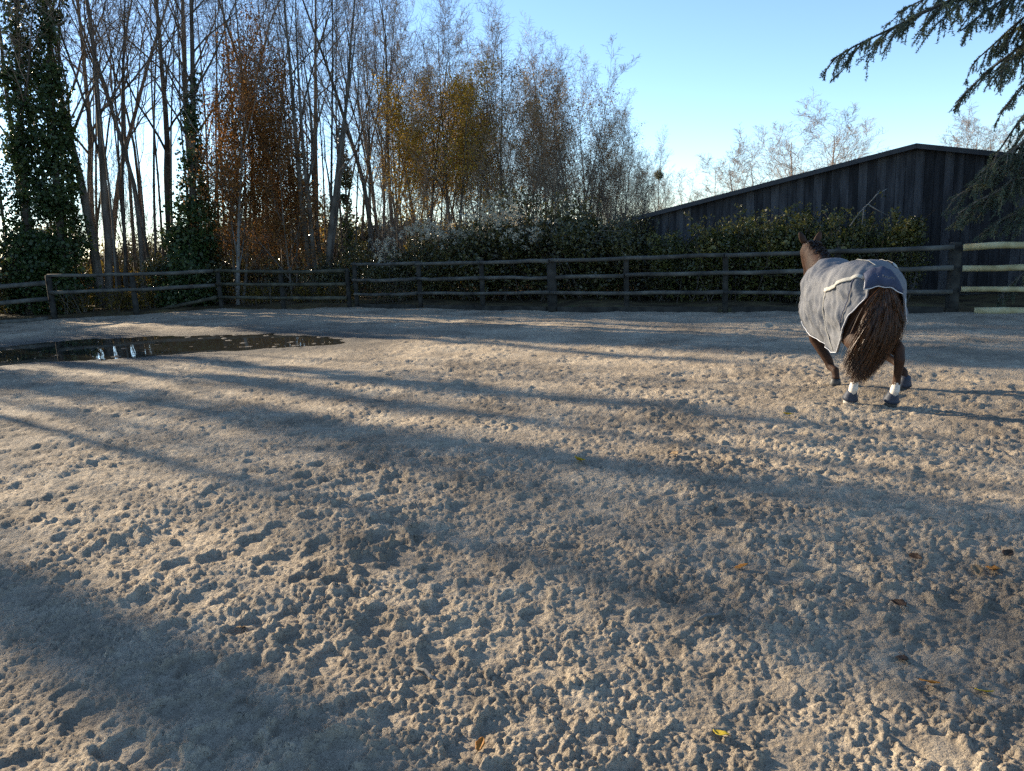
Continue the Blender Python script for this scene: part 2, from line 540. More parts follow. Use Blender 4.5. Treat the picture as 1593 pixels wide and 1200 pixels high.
def sand_material():
    m, n, o = mat_new('sand')
    g = n.nodes.new('ShaderNodeNewGeometry')
    b = n.nodes.new('ShaderNodeBsdfPrincipled')
    b.inputs['Roughness'].default_value = .95
    b.inputs['Specular IOR Level'].default_value = .12

    def noise(s, d=5, r=.55):
        z = n.nodes.new('ShaderNodeTexNoise')
        z.inputs['Scale'].default_value = s; z.inputs['Detail'].default_value = d; z.inputs['Roughness'].default_value = r
        n.links.new(g.outputs['Position'], z.inputs['Vector'])
        return z.outputs['Fac']

    def ramp(f, cols, lo=.3, hi=.7):
        r = n.nodes.new('ShaderNodeValToRGB')
        e = r.color_ramp.elements
        while len(e) < len(cols): e.new(.5)
        for i, c in enumerate(cols):
            e[i].position = lo + (hi - lo) * i / (len(cols) - 1); e[i].color = (*c, 1)
        n.links.new(f, r.inputs['Fac'])
        return r.outputs['Color']

    def mixc(f, a, c, t='MIX'):
        x = n.nodes.new('ShaderNodeMixRGB'); x.blend_type = t
        if isinstance(f, float): x.inputs['Fac'].default_value = f
        else: n.links.new(f, x.inputs['Fac'])
        n.links.new(a, x.inputs['Color1'])
        if isinstance(c, tuple): x.inputs['Color2'].default_value = (*c, 1)
        else: n.links.new(c, x.inputs['Color2'])
        return x.outputs['Color']
    base = ramp(noise(1.1, 6), [(.35, .283, .20), (.44, .357, .255), (.51, .424, .307)])
    spk = ramp(noise(260, 3, .7), [(.78, .78, .78), (1, 1, 1), (1.1, 1.1, 1.1)], .32, .68)
    col = mixc(1.0, base, spk, 'MULTIPLY')
    mid = ramp(noise(9, 6, .65), [(.74, .73, .72), (1.06, 1.06, 1.06)], .35, .65)
    big = ramp(noise(.55, 7, .6), [(.78, .78, .79), (1.0, 1.0, 1.0), (1.10, 1.09, 1.07)], .36, .64)
    mid = mixc(1.0, mid, big, 'MULTIPLY')
    col = mixc(1.0, col, mid, 'MULTIPLY')
    at_ = n.nodes.new('ShaderNodeAttribute'); at_.attribute_name = 'wet_shade'
    wn = n.nodes.new('ShaderNodeMath'); wn.operation = 'MULTIPLY_ADD'
    wn.inputs[1].default_value = 1.6; wn.inputs[2].default_value = -1.05
    n.links.new(at_.outputs['Fac'], wn.inputs[0])
    wz = n.nodes.new('ShaderNodeMath'); wz.operation = 'MULTIPLY_ADD'; wz.use_clamp = True
    n.links.new(noise(1.7, 6, .6), wz.inputs[0]); wz.inputs[1].default_value = 1.0
    n.links.new(wn.outputs[0], wz.inputs[2])
    col = mixc(wz.outputs[0], col, (.13, .115, .095))  # damp sand colour, darkened further for the shade lying there
    n.links.new(col, b.inputs['Base Color'])
    rr = n.nodes.new('ShaderNodeMapRange')
    rr.inputs['To Min'].default_value = .95; rr.inputs['To Max'].default_value = .78
    n.links.new(wz.outputs[0], rr.inputs['Value'])
    n.links.new(rr.outputs['Result'], b.inputs['Roughness'])
    h1 = noise(95, 8, .75)
    # loose grains and crumbs below the size of the mesh
    def crumbs(sc2):
        wv = n.nodes.new('ShaderNodeTexNoise'); wv.inputs['Scale'].default_value = sc2 * .8; wv.inputs['Detail'].default_value = 3
        n.links.new(g.outputs['Position'], wv.inputs['Vector'])
        vm = n.nodes.new('ShaderNodeVectorMath'); vm.operation = 'MULTIPLY_ADD'
        vm.inputs[1].default_value = (1.1 / sc2,) * 3
        n.links.new(wv.outputs['Color'], vm.inputs[0]); n.links.new(g.outputs['Position'], vm.inputs[2])
        vo = n.nodes.new('ShaderNodeTexVoronoi'); vo.feature = 'F1'; vo.inputs['Scale'].default_value = sc2
        n.links.new(vm.outputs[0], vo.inputs['Vector'])
        iv_ = n.nodes.new('ShaderNodeMath'); iv_.operation = 'SUBTRACT'; iv_.inputs[0].default_value = 1.0
        n.links.new(vo.outputs['Distance'], iv_.inputs[1])
        return iv_.outputs[0]
    prev = None
    for h_, st, di in ((crumbs(42), .55, .022), (crumbs(105), .6, .010), (h1, .8, .012)):
        bp = n.nodes.new('ShaderNodeBump')
        bp.inputs['Strength'].default_value = st; bp.inputs['Distance'].default_value = di
        n.links.new(h_, bp.inputs['Height'])
        if prev: n.links.new(prev, bp.inputs['Normal'])
        prev = bp.outputs['Normal']
    n.links.new(bp.outputs['Normal'], b.inputs['Normal'])
    n.links.new(b.outputs[0], o.inputs['Surface'])
    return m


M['sand'] = sand_material()
me.materials.append(M['sand'])
tag(link('sand_arena', me), 'churned pale sand of the riding arena full of hoof prints', None, None, 'structure')

# the water of the puddle
pm = MB()
pc = PUD.mean(0)
ringp = []
for p in PUD:
    q = pc + (p - pc) * 1.08
    ringp.append(Vector((q[0], q[1], -.047)))
pm.v = ringp + [Vector((v.x, v.y, -.09)) for v in ringp]
k_ = len(ringp)
pm.f = [tuple(reversed(range(k_))), tuple(range(k_, 2 * k_))] + [(i, (i + 1) % k_, k_ + (i + 1) % k_, k_ + i) for i in range(k_)]
m_, n_, o_ = mat_new('puddle_water')
b_ = n_.nodes.new('ShaderNodeBsdfPrincipled')
b_.inputs['Base Color'].default_value = (.030, .028, .022, 1)
b_.inputs['Roughness'].default_value = .015
b_.inputs['IOR'].default_value = 1.33
g_ = n_.nodes.new('ShaderNodeNewGeometry')
z_ = n_.nodes.new('ShaderNodeTexNoise'); z_.inputs['Scale'].default_value = 5; z_.inputs['Detail'].default_value = 3
bp_ = n_.nodes.new('ShaderNodeBump'); bp_.inputs['Strength'].default_value = .05; bp_.inputs['Distance'].default_value = .01
n_.links.new(g_.outputs['Position'], z_.inputs['Vector']); n_.links.new(z_.outputs['Fac'], bp_.inputs['Height'])
n_.links.new(bp_.outputs['Normal'], b_.inputs['Normal']); n_.links.new(b_.outputs[0], o_.inputs['Surface'])
tag(pm.build('puddle', m_, None, smooth=False), 'long dark rain puddle lying on the sand, mirroring the trees', None, None, 'structure')

# ground beyond the fence, to the horizon
tg = np.arange(0, 2 * math.pi, RAD(2))
rg_e = r_edge(np.where(tg > math.pi, tg - 2 * math.pi, tg)) - .06
fr = [0, .15, .5, 1.2, 2.5, 4.5, 7, 11, 17, 26, 40, 70, 130, 260, 600]
GV = []
for i, t in enumerate(tg):
    for k, q in enumerate(fr):
        r_ = rg_e[i] + q
        z0 = -.06 if k == 0 else (-.01 if k == 1 else .05 * math.sin(i * 1.3 + k) + .02)
        GV.append((r_ * math.sin(t), r_ * math.cos(t), z0 if k < 12 else 0))
GV = np.array(GV)
gi = np.arange(len(tg) * len(fr)).reshape(len(tg), len(fr)); gn = np.roll(gi, -1, 0)
tag(link('ground', mesh_np('ground', GV, np.stack([gi[:, :-1], gi[:, 1:], gn[:, 1:], gn[:, :-1]], -1).reshape(-1, 4), True, M['litter'])),
    'leaf littered ground under the trees', None, None, 'structure')

# ------------------------------------------------------------------ barn
BARN_OFF = 3.5
Wp = P1480 + n_f * BARN_OFF


def on_wall(px, py):
    d = ray(px, py)
    t = (Wp - Vector((0, 0, CAM_H))).dot(n_f) / d.dot(n_f)
    return d * t + Vector((0, 0, CAM_H))


pk = on_wall(1425, 228)
pl = on_wall(1015, 334)
s_pk = (pk - Wp).dot(u_f)
slope = (pk.z - pl.z) / ((pl - Wp).dot(u_f) - s_pk)
halfw = (pl - Wp).dot(u_f) - s_pk + .35
ridge_base = Vector((Wp.x, Wp.y, 0)) + u_f * s_pk
barn = empty('barn', ridge_base)
tag(barn, 'low dark timber barn with shallow gable roof behind the fence', 'barn')
rnd = random.Random(3)
bw_ = .19
nb = int(2 * halfw / bw_)
for i in range(nb):
    s0 = -halfw + i * (2 * halfw / nb)
    wd = 2 * halfw / nb - .007
    a0, a1 = s0, s0 + wd
    top0 = pk.z - .05 - slope * abs(a0); top1 = pk.z - .05 - slope * abs(a1)
    out_ = -rnd.uniform(0, .014)
    m = MB()
    for (a, tz) in ((a0, top0), (a1, top1)):
        for dp in (out_, out_ + .028):
            for z in (.05 + rnd.uniform(0, .05), tz):
                q = u_f * a + n_f * dp
                m.v.append(Vector((q.x, q.y, z)))
    m.f = [(0, 1, 3, 2), (4, 6, 7, 5), (0, 4, 5, 1), (2, 3, 7, 6), (0, 2, 6, 4), (1, 5, 7, 3)]
    m.build('plank', M['plank'], barn, smooth=False)
# side walls, the back wall and the inner face that closes the gaps
m = MB()
DEEP = 14.0
for sgn in (-1, 1):
    q = u_f * (sgn * (halfw - .03)) + n_f * (DEEP / 2)
    hz = pk.z - slope * halfw - .06
    m.box(Vector((q.x, q.y, hz / 2)), DEEP - .1, .06, hz, ax=n_f, ay=u_f)
b0 = len(m.v)
for dp in (.06, .09, DEEP):
    for (a, z) in ((-halfw + .1, 0), (halfw - .1, 0), (halfw - .1, pk.z - slope * halfw - .05), (0, pk.z - .09), (-halfw + .1, pk.z - slope * halfw - .05)):
        q = u_f * a + n_f * dp
        m.v.append(Vector((q.x, q.y, z)))
m.f += [tuple(b0 + k for k in range(5)), tuple(b0 + 10 + k for k in range(5))]
m.build('wall', M['fascia'], barn, smooth=False)
for sgn in (-1, 1):
    m = MB()
    ov = .12
    for dp in (-.22, DEEP + .2):
        for (a, z) in ((0, pk.z), (sgn * (halfw + ov), pk.z - slope * (halfw + ov))):
            for th_ in (0, .05):
                q = u_f * a + n_f * dp
                m.v.append(Vector((q.x, q.y, z + th_)))
    m.f = [(0, 2, 3, 1), (4, 5, 7, 6), (0, 1, 5, 4), (2, 6, 7, 3), (0, 4, 6, 2), (1, 3, 7, 5)]
    rf = m.build('roof', M['roof'], barn, smooth=False)
    m = MB()
    a_, z_a = 0.004 * sgn, pk.z - .004
    for dp in (-.245, -.223):
        for (a, z) in ((sgn * .003, pk.z + .04), (sgn * (halfw + ov), pk.z + .04 - slope * (halfw + ov))):
            for dz in (0, -.10):
                q = u_f * a + n_f * dp
                m.v.append(Vector((q.x, q.y, z + dz)))
    m.f = [(0, 2, 3, 1), (4, 5, 7, 6), (0, 1, 5, 4), (2, 6, 7, 3), (0, 4, 6, 2), (1, 3, 7, 5)]
    m.build('bargeboard', M['fascia'], rf, smooth=False)

# ------------------------------------------------------------------ fences
frng = random.Random(11)


def rail_path(a, b, sag, n=9):
    P = []
    for i in range(n):
        t = i / (n - 1)
        p = a.lerp(b, t)
        p = p + Vector((0, 0, -sag * 4 * t * (1 - t))) + Vector((frng.gauss(0, .006), frng.gauss(0, .006), frng.gauss(0, .007)))
        P.append(p)
    return P


def add_rail(par, a, b, r=.052, mat='rail', sag=.0):
    o = par.location
    P = [p - o for p in rail_path(Vector(a), Vector(b), sag)]
    R = [r * (1 + frng.uniform(-.09, .09)) * (1.06 - .12 * i / 8) for i in range(9)]
    m = MB(); m.tube(P, R, 10)
    return m.build('rail', M[mat], par)


def add_post(par, p, h, wd=.15, mat='post', rz=0.0, lean=(0, 0)):
    o = par.location
    m = MB()
    c = Vector((p.x - o.x, p.y - o.y, 0))
    n = 12
    P = [c + Vector((lean[0] * t, lean[1] * t, -.15 + (h + .15) * t)) for t in (0, .3, .6, .97, 1)]
    m.tube(P, [wd / 2 * q for q in (1.04, 1.0, .98, .97, .86)], n)
    return m.build('post', M[mat], par)


back3 = Vector((-n_f.x, -n_f.y, 0))            # towards the arena


def z_on(px, py, p):
    """height of the sight line over the plan point p"""
    return pt(px, py, p.y).z


# long back fence, from the thick post at the right to the back corner
fb = empty('fence', P1480)
tag(fb, 'long dark three-rail timber fence in front of the barn and bushes', 'fence')
posts = [(1480, 485, 380), (1300, 484, 388), (1128, 482, 396), (975, 483, 401), (860, 484, 404), (752, 482, 406), (655, 480, 408), (556, 478, 410)]
fpos = []
for i, (px, pb, ptop) in enumerate(posts):
    # keep the posts on the straight line between the outline corners
    d = ray(px, pb)
    if px > 860: a, b = P1480, FB[(860, 484)]
    elif px > 655: a, b = FB[(860, 484)], FB[(655, 480)]
    else: a, b = FB[(655, 480)], c_back
    e = b - a
    den = d.x * e.y - d.y * e.x
    t = (a.x * e.y - a.y * e.x) / den
    p = Vector((d.x * t, d.y * t, 0))
    fpos.append(p)
    add_post(fb, p, z_on(px, ptop, p) + .03, .22 if px in (1480, 860) else .12, rz=.4)
rails_px = [[384, 390, 397, 401, 405, 407, 409, 411], [417, 420, 425, 428, 430, 432, 433.5, 436], [452, 452, 454, 455, 455.5, 456, 456, 457]]
for k in range(3):
    spans = [(0, 2), (2, 4), (4, 6), (6, 7)] if k != 1 else [(0, 1), (1, 3), (3, 5), (5, 6), (6, 7)]
    for (i, j) in spans:
        a = fpos[i] + back3 * .13; b = fpos[j] + back3 * .13
        za = z_on(posts[i][0], rails_px[k][i], fpos[i]); zb = z_on(posts[j][0], rails_px[k][j], fpos[j])
        dz = frng.uniform(-.012, .012)
        u = (b - a).normalized()
        add_rail(fb, Vector((a.x, a.y, za + dz)) + u * .015, Vector((b.x, b.y, zb + dz)) - u * .015, .043 if k < 2 else .040, 'rail', .02)
for (i, j) in ((0, 2), (2, 4), (4, 6), (6, 7)):
    a = fpos[i] + back3 * .04; b = fpos[j] + back3 * .04
    u = (b - a).normalized(); L_ = (b - a).length - .28
    m = MB()
    c = (a + b) / 2 - fb.location
    m.box(Vector((c.x, c.y, .02)), L_, .05, .15, ax=u, ay=Vector((-u.y, u.x, 0)))
    m.build('kickboard', M['post'], fb, smooth=False)

# pale fence that goes on to the right
fr_ = empty('fence', P1480 - u_f * .2)
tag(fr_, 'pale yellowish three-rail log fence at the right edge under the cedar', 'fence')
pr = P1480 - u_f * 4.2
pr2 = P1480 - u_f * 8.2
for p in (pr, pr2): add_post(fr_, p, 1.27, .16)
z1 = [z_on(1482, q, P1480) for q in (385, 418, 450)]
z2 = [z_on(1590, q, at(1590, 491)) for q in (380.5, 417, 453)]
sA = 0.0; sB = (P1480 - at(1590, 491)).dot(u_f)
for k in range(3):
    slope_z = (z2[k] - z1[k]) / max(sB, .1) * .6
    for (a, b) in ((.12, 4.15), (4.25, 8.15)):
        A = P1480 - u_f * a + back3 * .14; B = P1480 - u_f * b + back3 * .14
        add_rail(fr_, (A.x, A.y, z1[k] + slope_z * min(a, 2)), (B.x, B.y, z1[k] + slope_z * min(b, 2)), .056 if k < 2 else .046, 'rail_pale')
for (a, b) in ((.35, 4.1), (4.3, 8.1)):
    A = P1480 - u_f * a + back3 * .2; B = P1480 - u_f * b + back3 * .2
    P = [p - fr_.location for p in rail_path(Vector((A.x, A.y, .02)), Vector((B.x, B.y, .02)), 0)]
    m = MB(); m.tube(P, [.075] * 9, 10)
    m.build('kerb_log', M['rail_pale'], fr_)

# back-left fence between the two corners
fl = empty('fence', c_back)
tag(fl, 'short mossy three-rail fence at the back corner behind the puddle', 'fence')
nb_ = (c_left - c_back).normalized(); nl = Vector((-nb_.y, nb_.x, 0))
if nl.y > 0: nl = -nl
c0 = c_back + nb_ * .22
mids = [c0, c0.lerp(c_left, .5), c_left]
pxs = [545, 447, 346]
rail_l = [[421.5, 422, 421], [442, 442.5, 441], [463, 463.5, 461.5]]
for p, px in zip(mids, pxs):
    add_post(fl, p, z_on(px, 418, p), .13, 'post')
for k in range(3):
    a, b = mids[0] + nl * .12, mids[2] + nl * .12
    add_rail(fl, (a.x, a.y, z_on(545, rail_l[k][0], mids[0])), (b.x, b.y, z_on(346, rail_l[k][2], mids[2])), .044, 'rail_mossy', .015)

# left fence, with its lowest rail fallen at one end
fx = empty('fence', c_left)
tag(fx, 'dark log fence at the left under the trees, lowest rail dropped to the sand', 'fence')
ln = Vector((-l_dir.y, l_dir.x, 0))
if ln.y > 0: ln = -ln
mid215 = c_left.lerp(l85, .52)
for p, px, q in ((mid215, 215, 424), (l85, 88, 428)):
    add_post(fx, p, z_on(px, q, p), .16, 'post')
for ya, yb in ((421.5, 428), (443, 454)):
    a, b = c_left + ln * .1 + l_dir * .1, l85 + ln * .1
    add_rail(fx, (a.x, a.y, z_on(345, ya, c_left)), (b.x, b.y, z_on(93, yb, l85)), .05, 'rail', .03)
a = c_left + ln * .16 + l_dir * .1; b = at(250, 484); 
add_rail(fx, (a.x, a.y, z_on(345, 462, c_left)), (b.x, b.y + .1, .05), .05, 'rail_mossy')
lf = empty('fence', l85)
tag(lf, 'dark two-rail log fence running off the left edge of the arena', 'fence')
ld = (l_mid - l85).normalized(); lnn = Vector((-ld.y, ld.x, 0))
if lnn.x < 0: lnn = -lnn
for p in (l85.lerp(l_mid, .52), l_mid): add_post(lf, p, 1.15, .18)
for z in (1.02, .58):
    add_rail(lf, Vector((l85.x, l85.y, z)) + lnn * .1 + ld * .1, Vector((l_mid.x, l_mid.y, z)) + lnn * .1, .06, 'rail', .02)
A = l85 + ld * .15 + lnn * .1; B = l_mid + lnn * .1
P = [p - lf.location for p in rail_path(Vector((A.x, A.y, .03)), Vector((B.x, B.y, .03)), 0)]
m = MB(); m.tube(P, [.07] * 9, 10); m.build('kerb_log', M['rail'], lf)

# ------------------------------------------------------------------ trees: prototypes
def perp(d, rg):
    a = d.cross(Vector((rg.gauss(0, 1), rg.gauss(0, 1), rg.gauss(0, 1))))
    while a.length < 1e-3:
        a = d.cross(Vector((rg.gauss(0, 1), rg.gauss(0, 1), rg.gauss(0, 1))))
    return a.normalized()


def grow(rg, p, d, Lg, r, lev, S, outm, tips):
    """one branch and everything on it"""
    n = S['seg'][lev]
    P = [p.copy()]; R = [r]
    cur = d.normalized(); q = p.copy()
    rend = r * (S['taper'][lev])
    wob = S['wob'][lev]
    for i in range(n):
        cur = (cur + Vector((rg.gauss(0, wob), rg.gauss(0, wob), rg.gauss(0, wob))) + Vector((0, 0, S['up'][lev]))).normalized()
        q = q + cur * (Lg / n)
        P.append(q.copy()); R.append(r + (rend - r) * (i + 1) / n)
    outm[0 if lev <= S['trunk_levels'] else 1].tube(P, R, (8, 6, 4, 3, 3, 3)[lev], cap=False)
    if lev == 0: S['paths'].append((P, R))
    if lev >= S['max']:
        tips.append((P[-1], cur)); tips.append((P[len(P) // 2], cur))
        return
    k = S['n'][lev]
    k = max(1, int(round(k * rg.uniform(.8, 1.2))))
    t0 = S['t0'][lev]
    for j in range(k):
        t = t0 + (1 - t0) * ((j + rg.random()) / k)
        x = t * n
        i = min(int(x), n - 1); f = x - i
        bp_ = P[i].lerp(P[i + 1], f)
        tan = (P[i + 1] - P[i]).normalized()
        ang = RAD(rg.uniform(*S['ang'][lev]))
        dd = (tan * math.cos(ang) + perp(tan, rg) * math.sin(ang))
        if dd.z < -.15: dd.z *= -.4
        rr_ = (R[i] + (R[i + 1] - R[i]) * f)
        ll = Lg * S['len'][lev] * (1.12 - S['short'][lev] * t) * rg.uniform(.7, 1.25)
        grow(rg, bp_, dd, ll, max(rr_ * S['rr'][lev], S.get('rmin', .0045)), lev + 1, S, outm, tips)


BASE = dict(seg=[12, 7, 5, 4, 3], taper=[.12, .2, .25, .4, .5], wob=[.032, .09, .13, .17, .2], up=[.03, .09, .07, .05, .03],
            n=[13, 7, 5, 3], t0=[.38, .2, .15, .1], ang=[(22, 45), (25, 50), (28, 60), (30, 65)],
            len=[.36, .42, .5, .55], short=[.62, .4, .3, .2], rr=[.46, .5, .55, .6], trunk_levels=1, max=4)


def tree_proto(name, seed, Hh_, r, stems=1, spread=0.0, bark='bark', twig='twig', boff=.12, **kw):
    rg = random.Random(seed)
    S = dict(BASE); S.update(kw); S['paths'] = []
    o2 = [MB(), MB()]; tips = []
    for s in range(stems):
        az = 2 * math.pi * (s + rg.uniform(-.25, .25)) / stems
        tilt = RAD(spread * rg.uniform(.5, 1.15))
        d = Vector((math.sin(tilt) * math.cos(az), math.sin(tilt) * math.sin(az), math.cos(tilt)))
        st = Vector((boff * math.cos(az), boff * math.sin(az), -.15)) if stems > 1 else Vector((0, 0, -.15))
        grow(rg, st, d, Hh_ * (1 if s == 0 else rg.uniform(.72, 1.0)), r * (1 if stems == 1 else rg.uniform(.6, 1)), 0, S, o2, tips)
    return dict(trunk=o2[0].mesh(name + '_trunk', M[bark]), crown=o2[1].mesh(name + '_crown', M[twig], smooth=False), tips=tips, paths=S['paths'], H=Hh_)


def leaves(name, C, size, rng, mat, aspect=.62, upb=0.0, jitter=.35, dirs=None):
    """separate leaf faces (folded rhombs) at the points C"""
    C = np.asarray(C, dtype=np.float64)
    n = len(C)
    nrm = rng.normal(size=(n, 3)); nrm[:, 2] += upb
    if dirs is not None: nrm += dirs
    nrm /= np.linalg.norm(nrm, axis=1)[:, None]
    a = np.cross(nrm, rng.normal(size=(n, 3))); a /= np.linalg.norm(a, axis=1)[:, None]
    b = np.cross(nrm, a)
    s = size * (1 + jitter * rng.normal(size=n)).clip(.45, 1.8)
    s = s[:, None]
    V = np.stack([C - a * s * .5, C + b * s * aspect * .5 + nrm * s * .10, C + a * s * .5, C - b * s * aspect * .5 + nrm * s * .10], 1).reshape(-1, 3)
    return mesh_np(name, V, np.arange(4 * n).reshape(n, 4), False, M[mat])


def leaf_from_tips(name, tips, per, size, rng, mat, spread=.18, keep=1.0, zr=None):
    T = [t for t in tips if (zr is None or zr[0] < t[0].z < zr[1])]
    P = np.array([t[0] for t in T])
    P = P[rng.random(len(P)) < keep]
    P = np.repeat(P, per, axis=0)
    P = P + rng.normal(size=P.shape) * spread
    return leaves(name, P, size, rng, mat)


def ivy_mesh(name, paths, prof, rng, n, size=.10, mat='ivy'):
    """ragged ivy sleeve round the stems, in clumps; prof: list of (height, radius)"""
    C = []; D = []
    hs = [h for h, _ in prof]; rs_ = [q for _, q in prof]
    per = n // len(paths)
    for (P, R) in paths:
        A = np.array(P)
        nc = int(hs[-1] * 26)
        z = rng.uniform(hs[0], hs[-1], nc * 3)
        rad = np.interp(z, hs, rs_)
        z = z[rng.random(len(z)) < rad / max(rs_)][:nc]
        rad = np.interp(z, hs, rs_)
        q = rng.uniform(0, 2 * math.pi, len(z))
        off = rad * rng.uniform(.15, .95, len(z)) * (1 + .35 * vnoise(z * .9, q * .8, 5))
        cr = (.14 + .22 * rad) * rng.uniform(.6, 1.35, len(z))
        wgt = cr ** 2.2; wgt /= wgt.sum()
        k = rng.choice(len(z), per, p=wgt)
        cx = np.interp(z[k], A[:, 2], A[:, 0]) + off[k] * np.cos(q[k]); cy = np.interp(z[k], A[:, 2], A[:, 1]) + off[k] * np.sin(q[k])
        g = rng.normal(size=(per, 3)); g /= np.linalg.norm(g, axis=1)[:, None]
        rr = rng.random(per) ** .5 * cr[k]
        p = np.stack([cx, cy, z[k]], 1) + g * rr[:, None] * np.array([1, 1, 1.25])
        C.append(p); D.append(g * .7 + np.stack([np.cos(q[k]), np.sin(q[k]), np.full(per, .2)], 1) * .7)
    C = np.concatenate(C); D = np.concatenate(D)
    ok = C[:, 2] > 0
    return leaves(name, C[ok], size, rng, mat, aspect=.85, dirs=D[ok], jitter=.45)


nrg = np.random.default_rng(5)
PR = {}
PR['tall'] = tree_proto('tall', 1, 14, .15)
PR['tall2'] = tree_proto('tall2', 2, 13, .11, wob=[.05, .1, .13, .17, .2], n=[12, 6, 5, 3])
PR['fork'] = tree_proto('fork', 3, 14, .19, stems=2, spread=3, n=[10, 7, 5, 3], bark='bark')
PR['pole'] = tree_proto('pole', 4, 12.5, .065, n=[10, 5, 4, 2], t0=[.5, .2, .15, .1], len=[.22, .42, .5, .55], wob=[.06, .1, .13, .17, .2])
PR['pole2'] = tree_proto('pole2', 5, 12, .05, n=[9, 5, 4, 2], t0=[.45, .2, .15, .1], len=[.24, .42, .5, .55], wob=[.085, .12, .13, .17, .2])
PR['fan'] = tree_proto('fan', 6, 12, .13, stems=6, spread=13, n=[6, 5, 5, 3], t0=[.3, .2, .15, .1], up=[.045, .09, .07, .05, .03])
PR['brush'] = tree_proto('brush', 7, 9.5, .075, stems=2, spread=7, n=[14, 8, 5, 3], t0=[.25, .15, .1, .1], len=[.34, .4, .5, .6], ang=[(18, 38), (20, 45), (28, 60), (30, 70)], bark='bark', twig='twig_warm')
PR['brush2'] = tree_proto('brush2', 8, 9.0, .06, stems=3, spread=10, twig='twig_warm', n=[11, 7, 5, 3], t0=[.25, .15, .1, .1], len=[.36, .4, .5, .6], ang=[(18, 38), (20, 45), (28, 60), (30, 70)])
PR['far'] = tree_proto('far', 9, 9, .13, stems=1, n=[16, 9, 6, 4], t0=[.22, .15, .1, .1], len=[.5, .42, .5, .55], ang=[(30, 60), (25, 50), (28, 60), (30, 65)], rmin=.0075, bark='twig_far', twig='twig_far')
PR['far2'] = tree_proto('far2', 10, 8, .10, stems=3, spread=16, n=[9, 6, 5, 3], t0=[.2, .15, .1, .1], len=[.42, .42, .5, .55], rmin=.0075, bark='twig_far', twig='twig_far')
PR['low'] = tree_proto('low', 12, 8, .09, stems=2, spread=9, n=[13, 7, 5, 3], t0=[.12, .15, .1, .1], len=[.42, .42, .5, .55], ang=[(35, 65), (25, 50), (28, 60), (30, 65)])
PR['grey_fork'] = tree_proto('grey_fork', 13, 9, .085, stems=1, n=[9, 7, 5, 4], t0=[.10, .2, .15, .1], len=[.75, .42, .45, .5], short=[.3, .4, .3, .2], ang=[(18, 35), (25, 50), (28, 60), (30, 65)], bark='bark_grey')
PR['ivy_fork'] = tree_proto('ivy_fork', 16, 14, .2, stems=2, spread=1.2, boff=.55, n=[9, 6, 5, 3], wob=[.025, .09, .13, .17, .2], up=[.05, .09, .07, .05, .03])
PR['coppice'] = tree_proto('coppice', 17, 6.5, .032, stems=9, spread=13, n=[7, 5, 4], t0=[.2, .15, .1], len=[.34, .42, .5], max=3, trunk_levels=0, up=[.03, .08, .06, .04])
PR['coppice2'] = tree_proto('coppice2', 18, 6.0, .028, stems=8, spread=9, n=[8, 5, 4], t0=[.15, .15, .1], len=[.36, .42, .5], max=3, trunk_levels=0, up=[.03, .08, .06, .04])
PR['stick'] = tree_proto('stick', 19, 12.5, .055, n=[9, 5, 3], t0=[.45, .2, .15], len=[.16, .45, .5], ang=[(14, 30), (20, 45), (28, 60)], wob=[.018, .08, .13, .17], up=[.05, .12, .07, .05], max=3)
PR['stick2'] = tree_proto('stick2', 20, 12, .045, n=[8, 5, 3], t0=[.4, .2, .15], len=[.18, .45, .5], ang=[(14, 30), (20, 45), (28, 60)], wob=[.024, .08, .13, .17], up=[.05, .12, .07, .05], max=3)
lf_rust = leaf_from_tips('rust_leaves', PR['low']['tips'], 7, .085, nrg, 'rust', .30, .55)
lf_yel = leaf_from_tips('yellow_leaves', PR['brush']['tips'], 4, .068, nrg, 'yellow', .20, .66, (1.5, 7.8))
lf_yel2 = leaf_from_tips('yellow_leaves', PR['brush2']['tips'], 3, .065, nrg, 'yellow', .16, .6, (1.2, 6.0))
lf_few = leaf_from_tips('brown_leaves', PR['brush2']['tips'], 2, .055, nrg, 'tan', .14, .6, (.8, 8.0))
lf_few1 = leaf_from_tips('brown_leaves', PR['brush']['tips'], 2, .055, nrg, 'tan', .14, .6, (.8, 8.4))


ORD = ['first', 'second', 'third', 'fourth', 'fifth', 'sixth', 'seventh', 'eighth', 'ninth', 'tenth', 'eleventh', 'twelfth', 'thirteenth', 'fourteenth', 'fifteenth',
       'sixteenth', 'seventeenth', 'eighteenth', 'nineteenth', 'twentieth', 'twenty-first', 'twenty-second', 'twenty-third', 'twenty-fourth', 'twenty-fifth', 'twenty-sixth', 'twenty-seventh', 'twenty-eighth', 'twenty-ninth', 'thirtieth', 'thirty-first', 'thirty-second', 'thirty-third', 'thirty-fourth']


def tree(name, proto, px, Yd, label, s=1.0, rz=0.0, group='bare trees of the wood behind the fence', extra=None, lean=(0, 0), sz=None, top=None):
    """a tree whose foot stands at depth Yd in the column px; top = picture row of its tip"""
    p = pt(px, 400, Yd)
    if top is not None:
        s = (pt(px, top, Yd).z) / PR[proto]['H']
    e = empty(name, (p.x, p.y, 0), rz, s)
    le = RAD(float(np.interp(px, [0, 300, 650, 950], [6.0, 5.0, 2.5, 0])))
    e.rotation_euler = (Matrix.Rotation(le, 3, 'Y') @ Matrix.Rotation(rz, 3, 'Z')).to_euler()
    if sz: e.scale = (s * sz, s * sz, s)
    link('trunk', PR[proto]['trunk'], e)
    link('crown', PR[proto]['crown'], e)
    for nm, mm in (extra or []):
        link(nm, mm, e)
    tag(e, label, 'tree', group)
    return e


IVP = PR['ivy_fork']['paths']
IVR = -math.atan2(IVP[1][0][0].y - IVP[0][0][0].y, IVP[1][0][0].x - IVP[0][0][0].x)
G = 'bare trees of the wood behind the fence'
